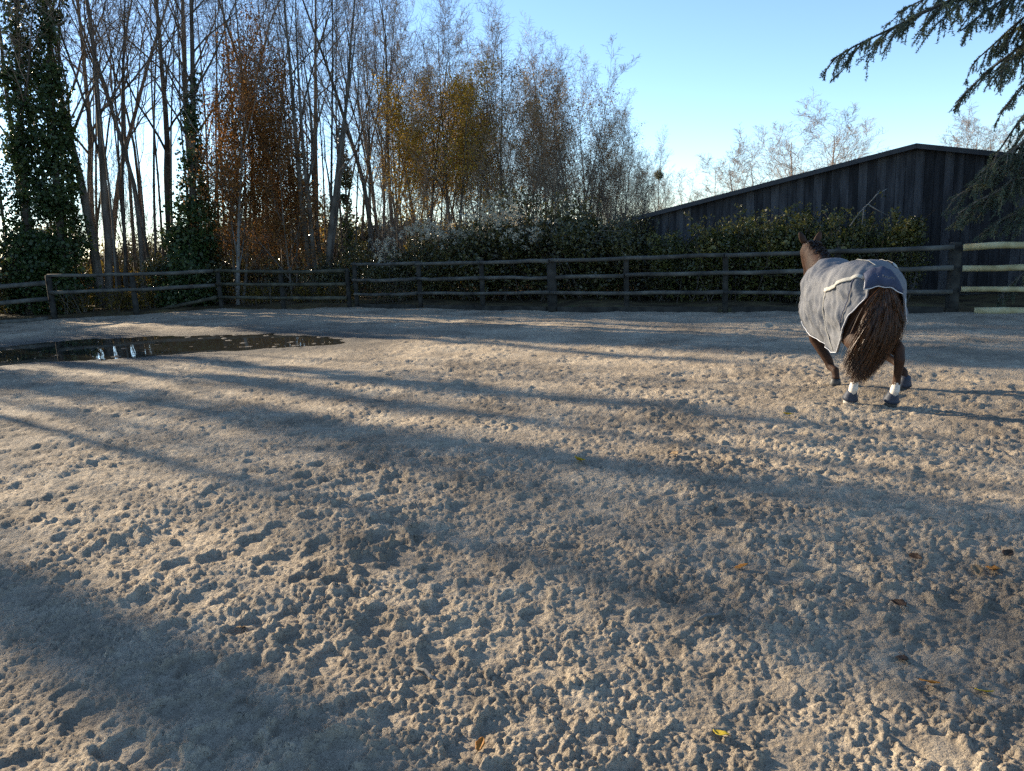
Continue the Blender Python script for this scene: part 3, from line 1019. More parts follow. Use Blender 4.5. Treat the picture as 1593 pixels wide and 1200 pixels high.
# ivy sleeves for single trees (in the tree's own measure)
iv_fk = ivy_mesh('ivy', PR['ivy_fork']['paths'], [(0, .85), (2, .88), (4, .80), (6, .68), (8, .56), (10, .46), (12, .3)], nrg, 42000, .085)

iv_mid = ivy_mesh('ivy', PR['tall']['paths'], [(0, 1.0), (1.5, 1.0), (3, .75), (4.5, .48), (6.5, .36), (7.6, .15)], nrg, 15000, .09)
iv_thin = ivy_mesh('ivy', PR['pole']['paths'], [(0, .5), (2, .4), (4, .3), (6.3, .2), (7, .1)], nrg, 6000, .085)
iv_left = ivy_mesh('ivy', PR['tall2']['paths'], [(0, .9), (2, .8), (4, .6), (6, .45), (9, .3)], nrg, 10000, .09)

tree('ivy_clad_tree', 'ivy_fork', 58, 24.3, 'big forked tree thickly clad in dark ivy at the left edge', .95, IVR, G, [('ivy', iv_fk)])
tree('ivy_clad_tree', 'tall', 287, 24.3, 'tree with an ivy sleeve up to mid height, left of the rust coloured trees', .93, 2.0, G, [('ivy', iv_mid)])
tree('ivy_clad_tree', 'pole', 541, 27, 'thin ivy sleeved trunk just right of the many-stemmed tree', .8, .4, G, [('ivy', iv_thin)])
tree('ivy_clad_tree', 'pole', 330, 25.5, 'thin ivy wrapped pole beside the rust coloured trees', .72, 2.4, G, [('ivy', iv_thin)])
tree('bare_tree', 'fork', 152, 25.5, 'stout bare tree that forks high up, right of the big ivy tree', 1.0, RAD(80), G)
tree('bare_tree', 'tall', 262, 27, 'tall straight bare tree left of the ivy sleeved one', .95, 4.0, G)
tree('bare_tree', 'tall', 305, 29, 'tall bare tree with spreading top behind the ivy sleeved one', 1.05, 5.5, G)
tree('bare_tree', 'grey_fork', 362, 24.4, 'pale grey bare tree forking low just behind the back-left fence', .82, 1.2, G)
tree('many_stemmed_tree', 'fan', 492, 25, 'many-stemmed bare tree fanning upward behind the back corner', .92, .7, G)
tree('bare_tree', 'tall2', 577, 26.5, 'tall bare tree with fanning crown right of the back corner', .9, 5.4, G)
tree('bare_tree', 'tall2', 612, 28.5, 'bare tree with fine twigs left of the golden leaved trees', .8, .6, G)
for k_o, (px, Yd, pr_, s, rz) in enumerate(sorted(((108, 25, 'pole', 1.0, .3), (128, 27, 'pole2', 1.05, 1.7), (178, 26, 'pole', 1.05, 2.1), (192, 25.2, 'pole2', 1.0, 4.1), (203, 27.5, 'pole', 1.1, 3.3),
                           (214, 26.2, 'tall2', .95, 5.1), (236, 25.6, 'pole2', 1.0, 5.8), (222, 29, 'pole', 1.1, .9), (168, 29, 'tall2', 1.1, 2.9), (88, 28, 'pole2', 1.1, 4.6),
                           (276, 25.3, 'pole2', .9, 2.7), (322, 28, 'pole', 1.0, 4.4), (392, 28, 'pole', .98, .2), (415, 26.5, 'pole2', .95, 1.1), (438, 28.5, 'tall2', .95, 6.0),
                           (458, 26.8, 'pole', .9, 3.6), (520, 28, 'pole2', .95, 2.5), (556, 29.5, 'pole', .92, 5.3), (592, 28, 'pole', .85, 1.9), (632, 27.5, 'pole2', .78, 4.8),
                           (350, 30, 'tall2', 1.0, 3.1), (484, 31, 'tall', .9, 1.4), (8, 26, 'pole', 1.0, 1.2), (40, 28, 'tall2', 1.05, .8), (140, 31, 'tall', 1.05, 3.7)))):
    tree('slim_tree', pr_, px, Yd, 'slim bare tree in the left half of the wood, ' + ORD[k_o] + ' from the left', s, rz, 'slim bare trees in the left half of the wood')
for k_o, (px, Yd, pr_, tp, rz) in enumerate(sorted(((112, 27.5, 'coppice', 230, .4), (165, 26.8, 'coppice2', 215, 1.6), (210, 28, 'coppice', 190, 2.9),  
                                       (385, 26, 'coppice2', 250, .9),   (520, 26.3, 'coppice', 235, 4.7), 
                                       (600, 26, 'coppice', 240, 1.3), (640, 26.6, 'coppice2', 225, 2.6), (690, 26, 'coppice', 245, 3.8), (745, 26.4, 'coppice2', 240, 5.0), (800, 26.2, 'coppice', 225, .2),
                                       (850, 26.8, 'coppice2', 240, 1.5), (895, 26.5, 'coppice', 235, 2.8), (940, 27, 'coppice2', 240, 4.0), (985, 27.5, 'coppice', 262, 5.4), (1020, 29, 'coppice2', 275, .7)))):
    tree('hazel_clump', pr_, px, Yd, 'low clump of thin bare stems under the trees, ' + ORD[k_o] + ' from the left', 1, rz, 'clumps of thin stems under the trees', None, top=tp)
rs4 = random.Random(44)
for k in range(34):
    px = 84 + k * 16.5 + rs4.uniform(-6, 6)
    tree('pole_tree', rs4.choice(['stick', 'stick2']), px, rs4.uniform(24.6, 31), 'thin straight pole tree left of the golden trees, ' + ORD[k] + ' from the left',
         rs4.uniform(.9, 1.1) * float(np.interp(px, [400, 640], [1, .8])), rs4.uniform(0, 6.28), 'thin straight pole trees in the left half of the wood')
# rust leaved
for px, Yd, tp, rz, lb in ((366, 25.0, 88, .5, 'rust leaved tree, tallest and leftmost of the brown ones'), (410, 25.3, 150, 2.2, 'rust leaved tree in the middle of the brown group'),
                           (452, 24.7, 185, 4.0, 'rust leaved tree just left of the many-stemmed bare tree')):
    tree('rust_leaved_tree', 'low', px, Yd, lb, 1, rz, 'rust leaved trees', [('leaves', lf_rust)], top=tp, sz=.72)
# golden leaved and brushy trees, crowns stepping down to the right
for px, Yd, tp, pr_, rz, ex, lb in ((585, 27.6, 5, 'brush', 1.2, None, 'tall twiggy tree right of the back corner, left of the bare one'),
                                    (628, 28.6, 22, 'brush2', 4.9, None, 'tall twiggy bare tree left of the golden leaved trees'),
                                    (600, 30, 12, 'brush', 3.5, None, 'twiggy tree behind the bare trees left of the golden ones'),
                                    (655, 27.5, 60, 'brush', .6, 'y', 'golden leaved tree at the left end of the golden group'),
                                    (702, 27, 28, 'brush', 2.0, 'y', 'tallest golden leaved tree, its twiggy tip bare'),
                                    (738, 28.5, 62, 'brush2', 3.3, 'y2', 'golden leaved tree right of the tallest golden one'),
                                    (775, 27.3, 58, 'brush', 5.0, 'f', 'twiggy bare tree with a few leaves right of the golden trees'),
                                    (822, 28, 55, 'brush2', 1.5, 'f', 'twiggy bare tree with a tufted top in the middle of the picture'),
                                    (858, 29.5, 92, 'brush', 4.2, 'f', 'twiggy bare tree left of the rounded brushy crown'),
                                    (900, 27.5, 80, 'brush', 3.0, None, 'twiggy bare tree with a rounded brushy crown'),
                                    (930, 28.5, 105, 'brush2', 0.9, 'f', 'twiggy bare tree right of the rounded brushy crown'),
                                    (962, 28, 150, 'brush', 5.6, None, 'lower twiggy bare tree where the treeline falls to the right'),
                                    (992, 29.5, 200, 'brush2', 2.6, 'f', 'low twiggy tree near the right end of the wood'),
                                    (1020, 31, 232, 'brush', 1.1, None, 'small twiggy tree holding a ball of mistletoe'),
                                    (1048, 34, 258, 'brush2', 3.9, None, 'small twiggy tree at the right end of the wood'),
                                    (680, 29, 48, 'brush2', 5.2, 'y2', 'golden leaved tree behind the tallest golden one'),
                                    (800, 29, 66, 'brush', 2.7, None, 'twiggy bare tree between the golden trees and the tufted one'),
                                    (842, 27, 98, 'brush2', 3.6, None, 'slender twiggy tree right of the tufted top'),
                                    (880, 28.6, 84, 'brush2', 5.9, 'f', 'twiggy bare tree forming the left side of the rounded crown'),
                                    (918, 29.2, 92, 'brush', 1.9, None, 'twiggy bare tree forming the right side of the rounded crown'),
                                    (946, 29, 132, 'brush', .3, 'f', 'twiggy tree on the falling treeline, above the dark bushes'),
                                    (978, 27.4, 182, 'brush2', 4.6, None, 'low twiggy tree left of the mistletoe tree')):
    tp += float(np.interp(px, [640, 860, 900, 950, 990, 1010], [0, 5, 35, 65, 45, 0]))
    if (ex == 'f' and px < 840) or (ex is None and 640 < px < 840): ex = 'f' if pr_ == 'brush2' else 'g'
    exl = {'g': [('leaves', lf_few1)], 'y': [('leaves', lf_yel)], 'y2': [('leaves', lf_yel2)], 'f': [('leaves', lf_few)], None: None}[ex]
    t_ = tree('twiggy_tree', pr_, px, Yd, lb, 1, rz, 'twiggy trees stepping down to the right', exl, top=tp)
    if 'mistletoe' in lb: t_mist = t_
# mistletoe ball
mp_ = pt(1025, 273, 30.6)
C = nrg.normal(size=(420, 3)); C /= np.linalg.norm(C, axis=1)[:, None]
C *= (nrg.uniform(.1, 1, 420) ** .5 * .19)[:, None]
mo = link('mistletoe', leaves('mistletoe', C, .06, nrg, 'mistletoe'))
mo.location = mp_
tag(mo, 'round dark ball of mistletoe hanging in a twiggy tree', 'mistletoe')
# a second, farther row fills the wood
rr2 = random.Random(21)
for i in range(36):
    px = 10 + i * 28 + rr2.uniform(-10, 10)
    Yd = rr2.uniform(31, 37)
    if px < 640 or i < 22: continue
    tp = 10 if px < 560 else 60 + max(0, px - 640) * .42 + (60 if px > 880 else 0)
    tree('back_row_tree', rr2.choice(['brush', 'brush2', 'tall2', 'pole']), px, Yd, 'thin bare tree in the back row of the wood, ' + ORD[i - 22] + ' from the left', 1, rr2.uniform(0, 6.28),
         'thin trees in the back row of the wood', None, top=tp + rr2.uniform(0, 60))
# trees left of the picture: they throw the shade on the sand
rs3 = random.Random(31)
shade = [(-16.9, 21.2, 'tall', .9, 1, iv_mid), (-19.6, 20.2, 'tall2', 1.0, 2, iv_left), (-22.5, 14.0, 'tall', .9, 2, iv_mid), (-22.6, 18.4, 'tall', 1.2, 3, iv_mid), (-24.6, 15.4, 'tall2', 1.15, 1.6, iv_thin), (-19.8, 22.0, 'tall', .95, 4, iv_mid), (-19.5, 28.4, 'tall', 1.0, 5, iv_mid), (-16.6, 25.6, 'pole', 1.0, 2, iv_thin)]
for k in range(26):
    Y_ = 5 + k * .85
    shade.append((float(np.interp(Y_, [4, 11, 21, 27], [-22.8, -21.6, -17.6, -16.5])) - rs3.uniform(.3, 8.5), Y_ + rs3.uniform(-.6, .6), rs3.choice(['tall2', 'pole', 'pole2', 'tall2', 'pole']), rs3.uniform(.85, 1.1), rs3.uniform(0, 6.28), None))
for k_o, (X_, Y_, pr_, s, rz, iv) in enumerate(shade):
    if iv is None and (k_o % 4 == 3 or abs((X_ - 3.4) * .6 + (Y_ - 8.0) * .8) < 1.4): continue
    e = empty('shade_tree', (X_, Y_, 0), rz, s)
    link('trunk', PR[pr_]['trunk'], e); link('crown', PR[pr_]['crown'], e)
    if iv: link('ivy', iv, e)
    tag(e, 'tall tree beyond the left end of the fence, outside the picture', 'tree', 'trees left of the picture')
# pale bare trees far behind the barn
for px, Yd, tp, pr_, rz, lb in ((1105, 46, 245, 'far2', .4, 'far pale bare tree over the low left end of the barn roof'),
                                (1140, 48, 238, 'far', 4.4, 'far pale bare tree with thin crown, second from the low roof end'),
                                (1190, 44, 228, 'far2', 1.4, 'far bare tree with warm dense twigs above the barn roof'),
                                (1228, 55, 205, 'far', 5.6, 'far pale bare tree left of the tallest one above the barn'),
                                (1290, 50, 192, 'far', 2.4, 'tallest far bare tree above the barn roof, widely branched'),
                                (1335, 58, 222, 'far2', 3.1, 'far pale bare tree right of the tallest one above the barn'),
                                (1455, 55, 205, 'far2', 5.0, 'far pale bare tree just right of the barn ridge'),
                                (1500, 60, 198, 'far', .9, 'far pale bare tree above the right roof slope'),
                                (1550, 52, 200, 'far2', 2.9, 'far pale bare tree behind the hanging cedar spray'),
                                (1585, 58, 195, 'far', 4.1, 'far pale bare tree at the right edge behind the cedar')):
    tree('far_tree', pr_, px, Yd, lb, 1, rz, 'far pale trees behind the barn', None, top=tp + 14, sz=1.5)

# ------------------------------------------------------------------ bushes
def blob_points(rng, n, lobes, hollow=.45):
    """points in a cluster of ellipsoids, denser to the outside"""
    C = []; D = []
    vol = np.array([l[3] * l[4] * l[5] for l in lobes]) ** .8
    for (x, y, z, a, b, c), k in zip(lobes, (n * vol / vol.sum()).astype(int)):
        d = rng.normal(size=(k, 3)); d /= np.linalg.norm(d, axis=1)[:, None]
        lump = 1 + .25 * vnoise(d[:, 0] * 3 + x * 7, d[:, 1] * 3 + d[:, 2] * 4, 3) + .2 * vnoise(d[:, 0] * 8, d[:, 2] * 8 + d[:, 1] * 5, 6)
        rr = (hollow + (1 - hollow) * rng.random(k) ** .6) * lump
        C.append(np.array([x, y, z]) + d * rr[:, None] * np.array([a, b, c]))
        D.append(d)
    C = np.concatenate(C); D = np.concatenate(D)
    ok = C[:, 2] > .02
    return C[ok], D[ok]


def stems(rg, n, Hs, spread, r=.012):
    m = MB()
    for i in range(n):
        az = rg.uniform(0, 6.28); t = rg.uniform(.2, 1)
        p = Vector((rg.gauss(0, spread * .25), rg.gauss(0, spread * .25), -.05))
        d = Vector((math.cos(az) * t * .6, math.sin(az) * t * .6, 1))
        P = [p]
        L_ = Hs * rg.uniform(.6, 1.15)
        for k in range(6):
            d = (d + Vector((rg.gauss(0, .12), rg.gauss(0, .12), rg.gauss(0, .08) - .07 * t))).normalized()
            P.append(P[-1] + d * L_ / 6)
        m.tube(P, [r * (1.2 - .16 * k) for k in range(7)], 4, cap=False)
        for q in range(4):
            k = rg.randint(2, 5)
            dd = (d + perp(d, rg) * .9).normalized()
            m.tube([P[k], P[k] + dd * L_ * .14, P[k] + dd * L_ * .26 + Vector((0, 0, .04))], [r * .5, r * .35, r * .2], 3, cap=False)
    return m


def bush_proto(name, seed, lobes, n, size, mat, Hs, spread, nst=14, hollow=.45, bark='bark', lumps=0):
    rng = np.random.default_rng(seed); rg = random.Random(seed)
    lobes = list(lobes)
    for k in range(lumps):
        l = lobes[rg.randrange(len(lobes))] if k > 2 else lobes[0]
        az = rg.uniform(0, 6.28); el_ = rg.uniform(.0, 1.2)
        rr_ = rg.uniform(.16, .36)
        lobes.append((l[0] + l[3] * .95 * math.cos(az) * math.cos(el_), l[1] + l[4] * .95 * math.sin(az) * math.cos(el_), l[2] + l[5] * .95 * math.sin(el_), rr_, rr_, rr_ * rg.uniform(.7, 1.3)))
    C, D = blob_points(rng, n, lobes, hollow)
    if lumps:      # stray shoots
        for k in range(22):
            az = rg.uniform(0, 6.28); b0 = Vector((rg.uniform(-1.1, 1.1), rg.uniform(-.6, .6), rg.uniform(.9, 1.6)))
            d0 = Vector((math.cos(az) * .6, math.sin(az) * .6, rg.uniform(.4, 1.2))).normalized() * rg.uniform(.5, 1.1)
            tt = np.linspace(.2, 1, 34)[:, None]
            c_ = np.array(b0) + tt * np.array(d0) + np.array([0, 0, -.25]) * tt ** 2 + rng.normal(size=(34, 3)) * .045
            C = np.concatenate([C, c_]); D = np.concatenate([D, rng.normal(size=(34, 3)) * .3])
    return dict(foliage=leaves(name + '_leaves', C, size, rng, mat, dirs=D * .6), stems=stems(rg, nst, Hs, spread).mesh(name + '_stems', M[bark]), C=C, D=D)


BP = {}
BP['golden'] = bush_proto('golden', 1, [(0, 0, .8, 1.3, .9, .8), (.6, .2, 1.3, .8, .7, .6), (-.7, 0, 1.1, .7, .7, .7)], 4200, .085, 'golden_bush', 2.0, 1.0, 26, .15)
BP['dark'] = bush_proto('dark', 2, [(0, 0, .8, 1.4, 1.0, .9), (.7, .1, 1.4, .8, .7, .7), (-.6, .1, 1.3, .9, .7, .6)], 9000, .07, 'evergreen', 2.2, 1.0, 24, .3, lumps=16)
BP['dark2'] = bush_proto('dark2', 3, [(0, 0, .9, 1.2, 1.0, 1.0), (.3, 0, 1.8, .8, .7, .7), (-.8, .2, .9, .8, .7, .8)], 9000, .068, 'evergreen', 2.5, 1.0, 26, .3, lumps=16)
BP['hedge'] = bush_proto('hedge', 4, [(0, 0, .7, 1.1, .55, .85), (.6, 0, 1.15, .7, .45, .5), (-.6, 0, 1.1, .7, .45, .5)], 8500, .062, 'hedge_leaf', 1.8, .8, 22, .35, lumps=12)
BP['hedge2'] = bush_proto('hedge2', 5, [(0, 0, .7, 1.0, .5, .8), (.4, 0, 1.25, .6, .45, .5), (-.5, 0, 1.0, .7, .45, .6)], 7800, .065, 'hedge_leaf', 1.9, .8, 24, .35, lumps=12)
BP['bramble'] = bush_proto('bramble', 6, [(0, 0, .45, 1.2, .6, .5)], 1500, .07, 'golden_bush', 1.2, 1.0, 34, .1)


def bush(name, proto, p, label, group=None, s=1.0, rz=0.0, sc_=None, cat='bush'):
    e = empty(name, (p[0], p[1], 0), rz, s)
    if sc_: e.scale = sc_
    link('foliage', BP[proto]['foliage'], e)
    link('stems', BP[proto]['stems'], e)
    return tag(e, label, cat, group)


def bpx(px, Yd):
    p = pt(px, 400, Yd)
    return (p.x, p.y)


# golden undergrowth seen through the left fence
for i, (px, Yd, s, rz) in enumerate(sorted(((20, 26, .7, 1.2), (118, 25.5, .75, .2), (160, 28, .8, 1.9), (205, 26.5, .72, 3.3), (240, 28.5, .8, 5.0), (345, 29, .8, 2.7), (395, 27, .65, 4.4), (300, 30, .85, .8), (80, 30, .8, 4.0)))):
    bush('undergrowth_bush', 'golden', bpx(px, Yd), 'low golden undergrowth bush behind the left fence, ' + ORD[i] + ' from the left', 'golden undergrowth bushes behind the left fence', s, rz)
for i, (px, Yd, s, rz) in enumerate(((110, 24.0, .75, .5), (180, 23.8, .8, 2.5), (228, 24, .7, 4.5), (400, 24, .7, 3.5), (470, 23.6, .7, 1.5), (520, 23, .6, .2))):
    bush('bramble', 'bramble', bpx(px, Yd), 'tangled bramble right behind the left fence rails, ' + ORD[i] + ' from the left', 'brambles behind the left fence', s, rz, cat='bramble')
for i, (px, Yd, s, rz) in enumerate(sorted(((285, 25.6, .95, .4), (325, 25.2, .8, 1.8), (55, 25.0, .9, 3.0), (12, 24.6, .9, .6), (505, 24.8, .62, 2.2), (430, 25.5, .6, 4.6), (550, 25, .75, 5.5), (375, 26.5, .7, 3.9)))):
    bush('evergreen_bush', 'dark2', bpx(px, Yd), 'dark evergreen bush left of the back corner, ' + ORD[i] + ' from the left', 'dark bushes left of the back corner', s, rz)
# the big dark bushes behind the long fence
DB = {}
for px, Yd, s, rz, pr_, lb in ((610, 22.6, .62, .3, 'dark', 'dark leafy bush just right of the back corner'),
                               (668, 23.0, .9, 2.0, 'dark2', 'dark bush topped with pale fluffy seed heads, left one'),
                               (735, 22.4, 1.0, 4.0, 'dark', 'dark bush below the pale seed heads in the middle of the fence'),
                               (790, 22.2, 1.28, 1.1, 'dark2', 'tallest dark bush with pale seed heads behind the long fence'),
                               (850, 21.2, 1.14, 5.2, 'dark', 'dark bush with sunlit leaves behind the thick middle post'),
                               (905, 20.8, 1.16, 3.0, 'dark2', 'dark bush with arching branches right of the thick middle post'),
                               (955, 20.4, 1.02, .9, 'dark', 'dark bush left of the low end of the barn'),
                               (1000, 20.0, .9, 2.8, 'dark2', 'dark bush covering the low left corner of the barn'),
                               (1035, 19.4, .5, 4.8, 'dark', 'small dark bush against the left end of the barn wall')):
    DB[px] = bush('dark_bush', pr_, bpx(px, Yd), lb, 'dark bushes behind the long fence', s, rz)
rb = random.Random(8)
for i in range(16):
    px = 20 + i * 64 + rb.uniform(-20, 20); Yd = rb.uniform(28, 38)
    if 95 < px < 150: continue
    bush('back_bush', rb.choice(['dark', 'dark2', 'golden']), bpx(px, Yd), 'bush in the shade deep inside the wood, ' + ORD[i] + ' from the left', 'bushes deep inside the wood', rb.uniform(.9, 1.3), rb.uniform(0, 6.28))
for k, (X_, Y_, s) in enumerate(((-17.6, 22.4, 1.4), (-19.4, 24.2, 1.6), (-21.4, 26.0, 1.7), (-18.6, 20.2, 1.2))):  # out of view, added to throw shade round the puddle
    bush('evergreen_bush', 'dark2', (X_, Y_), 'unseen dark evergreen bush added beyond the left end of the fence for its shade', 'unseen evergreen bushes added on the left for shade', s, k * 1.3)
for k, (px, Yd, s, pr_) in enumerate(((30, 33, 1.1, 'golden'), (75, 35, 1.6, 'dark'), (158, 34, .9, 'golden'), (205, 36, 1.1, 'dark2'), (250, 33, 1.0, 'golden'), (300, 35, 1.25, 'golden'), (345, 33.5, 1.5, 'dark'), (390, 36, 1.7, 'golden'),
                                      (435, 34, 1.5, 'golden'), (480, 35.5, 1.6, 'dark2'), (525, 33, 1.4, 'golden'), (570, 35, 1.55, 'golden'), (615, 33.5, 1.4, 'dark'), (660, 34.5, 1.5, 'golden'), (710, 33, 1.4, 'golden'), (770, 34, 1.5, 'golden'), (830, 33, 1.4, 'golden'))):
    bush('tall_back_bush', pr_, bpx(px, Yd), 'tall bush closing the view behind the trunks, ' + ORD[k] + ' from the left', 'tall bushes closing the view behind the trunks', s, k * 2.1)
for k, (px, Yd, s) in enumerate(((690, 24.6, 1.0), (775, 24.2, 1.15), (845, 23.4, 1.1), (915, 22.8, 1.05), (968, 22.4, .95))):
    bush('olive_bush', 'golden', bpx(px, Yd), 'yellowing olive bush just behind the dark bushes, ' + ORD[k] + ' from the left', 'yellowing bushes behind the dark ones', s, k * 1.7)
# far hedge closing the view under the trees
rng_h = np.random.default_rng(77)
lob = []
for i in range(60):
    p = pt(-250 + i * 30, 400, 50 + 4 * math.sin(i * 1.7))
    lob.append((p.x, p.y, .8, 1.6, 1.2, 1.3 + .5 * math.sin(i * 2.3)))
C, D = blob_points(rng_h, 15000, lob, .2)
tag(link('distant_hedge', leaves('distant_hedge', C, .2, rng_h, 'golden_bush', dirs=D * .5)), 'distant low golden hedge seen under the trees', 'hedge', None, 'stuff')

# pale fluffy seed heads of the climber on the dark bushes
def seed_mesh(name, cen, n, sx, sz, rng):
    C0 = rng.normal(size=(n, 3)) * np.array([sx, .25, sz])
    T = 12
    C_ = np.repeat(C0, T, axis=0) + rng.normal(size=(n * T, 3)) * .035
    return leaves(name, C_, .07, rng, 'seed', aspect=.35)


for px, py, Yd, n, sx, sz, host in ((668, 358, 22.0, 90, .50, .14, 668), (602, 388, 21.8, 34, .24, .16, 610), (768, 336, 21.0, 120, .45, .20, 790),
                                   (718, 366, 21.4, 60, .5, .14, 735), (825, 362, 20.2, 50, .4, .20, 850)):
    e = DB[host]
    o = link('seed_heads', seed_mesh('seed_heads', None, n, sx, sz, nrg), e)
    mw = Matrix.Translation(e.location) @ e.rotation_euler.to_matrix().to_4x4() @ Matrix.Diagonal((*e.scale, 1))
    o.matrix_parent_inverse = mw.inverted()
    o.location = pt(px, py, Yd)
    o['kind'] = 'stuff'; o['label'] = 'pale fluffy seed heads of a climber'

# hedge in front of the barn
for px, Yd, s, rz, pr_, lb in ((1088, 18.5, .98, .1, 'hedge', 'leafy green hedge bush at the left end of the barn hedge'),
                               (1135, 18.2, 1.0, 3.0, 'hedge2', 'leafy hedge bush behind the fence, second from the left'),
                               (1180, 17.9, 1.05, .2, 'hedge', 'leafy hedge bush with twiggy top left of the horse'),
                               (1228, 17.6, 1.05, 3.3, 'hedge2', 'leafy hedge bush right above the horse\'s ears'),
                               (1275, 17.2, 1.0, .3, 'hedge', 'leafy hedge bush just right of the horse\'s head'),
                               (1325, 16.9, .92, 3.1, 'hedge2', 'leafy hedge bush behind the horse\'s back'),
                               (1375, 16.6, .72, .1, 'hedge', 'leafy hedge bush below the bare sticking-out branch')):
    bush('hedge_bush', pr_, bpx(px, Yd), lb, 'hedge bushes in front of the barn', s, rz + math.atan2(u_f.y, u_f.x))
# small bright bush at the right end of the hedge
BP['bright'] = bush_proto('bright', 9, [(0, 0, 1.5, .36, .3, .32), (.12, .05, 1.75, .25, .22, .2), (-.25, 0, 1.55, .22, .2, .22), (-.32, 0, 1.95, .10, .1, .22)], 1300, .08, 'hedge_leaf', 1.9, .3, 7, .1)
bush('bright_bush', 'bright', bpx(1412, 16.0), 'small bright yellow green bush at the right end of the hedge', None, .92, 0)
m = MB()
pb_ = pt(1325, 345, 16.3)
for q in ([(1322, 352), (1338, 330), (1356, 312), (1369, 296)], [(1356, 312), (1364, 303), (1380, 294)], [(1350, 318), (1370, 330), (1392, 341)], [(1341, 350), (1343, 335), (1344, 322)]):
    P = [pt(x, y, 16.3 + .05 * i) - pb_ for i, (x, y) in enumerate(q)]
    m.tube(P, [.012 - .002 * i for i in range(len(P))], 5)
dead = empty('dead_branch', pb_)
m.build('branch', M['bark_grey'], dead)
C = np.array([tuple(pt(x, y, 16.3) - pb_) for x, y in ((1372, 304), (1376, 306), (1382, 303), (1370, 300), (1352, 320), (1360, 318))])
link('leaves', leaves('dead_leaves', C, .09, nrg, 'hedge_leaf'), dead)
tag(dead, 'bare forked branch sticking up out of the hedge before the barn', 'branch')

# ------------------------------------------------------------------ cedar
CB = P1480 - u_f * 3.6 + n_f * 1.7
cedar = empty('cedar_tree', (CB.x, CB.y, 0))
tag(cedar, 'blue green cedar reaching in from the right with drooping boughs', 'tree')
crg = random.Random(4)
m = MB()
P = [Vector((crg.gauss(0, .04), crg.gauss(0, .04), -.2 + 14 * i / 12)) for i in range(13)]
m.tube(P, [.42 - .03 * i for i in range(13)], 12)
m.build('trunk', M['bark'], cedar)


def cedar_bough(P0, P1, bow, n_side, side_len, droop, seed, width=1.0):
    """main bough from the trunk to the tip P1, with hanging side sprays set with needle tufts"""
    rg = random.Random(seed)
    wood = MB(); pts = []; dirs = []
    N = 14
    main = []
    for i in range(N + 1):
        t = i / N
        p = P0.lerp(P1, t) + Vector((0, 0, bow * 4 * t * (1 - t))) + Vector((rg.gauss(0, .03), rg.gauss(0, .05), rg.gauss(0, .02)))
        main.append(p)
    wood.tube(main, [.055 * (1 - .9 * i / N) + .006 for i in range(N + 1)], 5)
    L_ = (P1 - P0).length

    def tufts(Q, gap, start=0.0):
        acc = start
        for a, b in zip(Q[:-1], Q[1:]):
            l = (b - a).length
            while acc < l:
                pts.append(a.lerp(b, acc / l)); dirs.append((b - a).normalized())
                acc += gap * rg.uniform(.6, 1.4)
            acc -= l

    tufts(main[4:], .045)
    ax = (P1 - P0).normalized()
    lat = ax.cross(Vector((0, 0, 1))).normalized()
    for j in range(n_side):
        t = .22 + .76 * (j + rg.random()) / n_side
        x = t * N; i = min(int(x), N - 1)
        p = main[i].lerp(main[i + 1], x - i)
        sg = rg.choice((-1, 1))
        l = side_len * (1.15 - .85 * t) * rg.uniform(.6, 1.25) + .12
        d = (ax * rg.uniform(.35, .8) + lat * sg * rg.uniform(.15, .9) * width + Vector((0, 0, rg.uniform(-.45, .1)))).normalized()
        Q = [p.copy()]; q = p.copy()
        for k in range(7):
            d = (d + Vector((rg.gauss(0, .08), rg.gauss(0, .08), -droop * .68 * rg.uniform(.4, 1.3)))).normalized()
            q = q + d * l / 7; Q.append(q.copy())
        wood.tube(Q, [.012 * (1 - .11 * k) + .002 for k in range(8)], 4, cap=False)
        tufts(Q, .031)
        for s_ in range(int(4 + 6 * l)):
            k = rg.randint(1, 6)
            d2 = ((Q[k] - Q[k - 1]).normalized() + perp(d, rg) * rg.uniform(.5, 1.0) + Vector((0, 0, -droop))).normalized()
            l2 = l * rg.uniform(.15, .42)
            Q2 = [Q[k]]; 
            for z in range(3):
                d2 = (d2 + Vector((0, 0, -droop * .7))).normalized(); Q2.append(Q2[-1] + d2 * l2 / 3)
            wood.tube(Q2, [.005, .004, .003, .002], 3, cap=False)
            tufts(Q2, .032, .03)
    rng = np.random.default_rng(seed)
    C = np.array([tuple(p) for p in pts]); T = np.array([tuple(p) for p in dirs])
    n = len(C); K = 6
    Cn = np.repeat(C, K, axis=0); Tn = np.repeat(T, K, axis=0)
    d = rng.normal(size=(n * K, 3)) + Tn * .7 + np.array([0, 0, .35])
    d /= np.linalg.norm(d, axis=1)[:, None]
    ln_ = rng.uniform(.03, .055, n * K)[:, None]
    s = np.cross(d, rng.normal(size=(n * K, 3))); s /= np.linalg.norm(s, axis=1)[:, None]
    V = np.stack([Cn - s * .0075, Cn + s * .0075, Cn + d * ln_], 1).reshape(-1, 3)
    bo = wood.build('bough', M['bark'], cedar)
    link('needles', mesh_np('needles', V, np.arange(3 * n * K).reshape(-1, 3), False, M['cedar']), bo)
    return n * K


def cl(px, py, Yd):
    return pt(px, py, Yd) - cedar.location


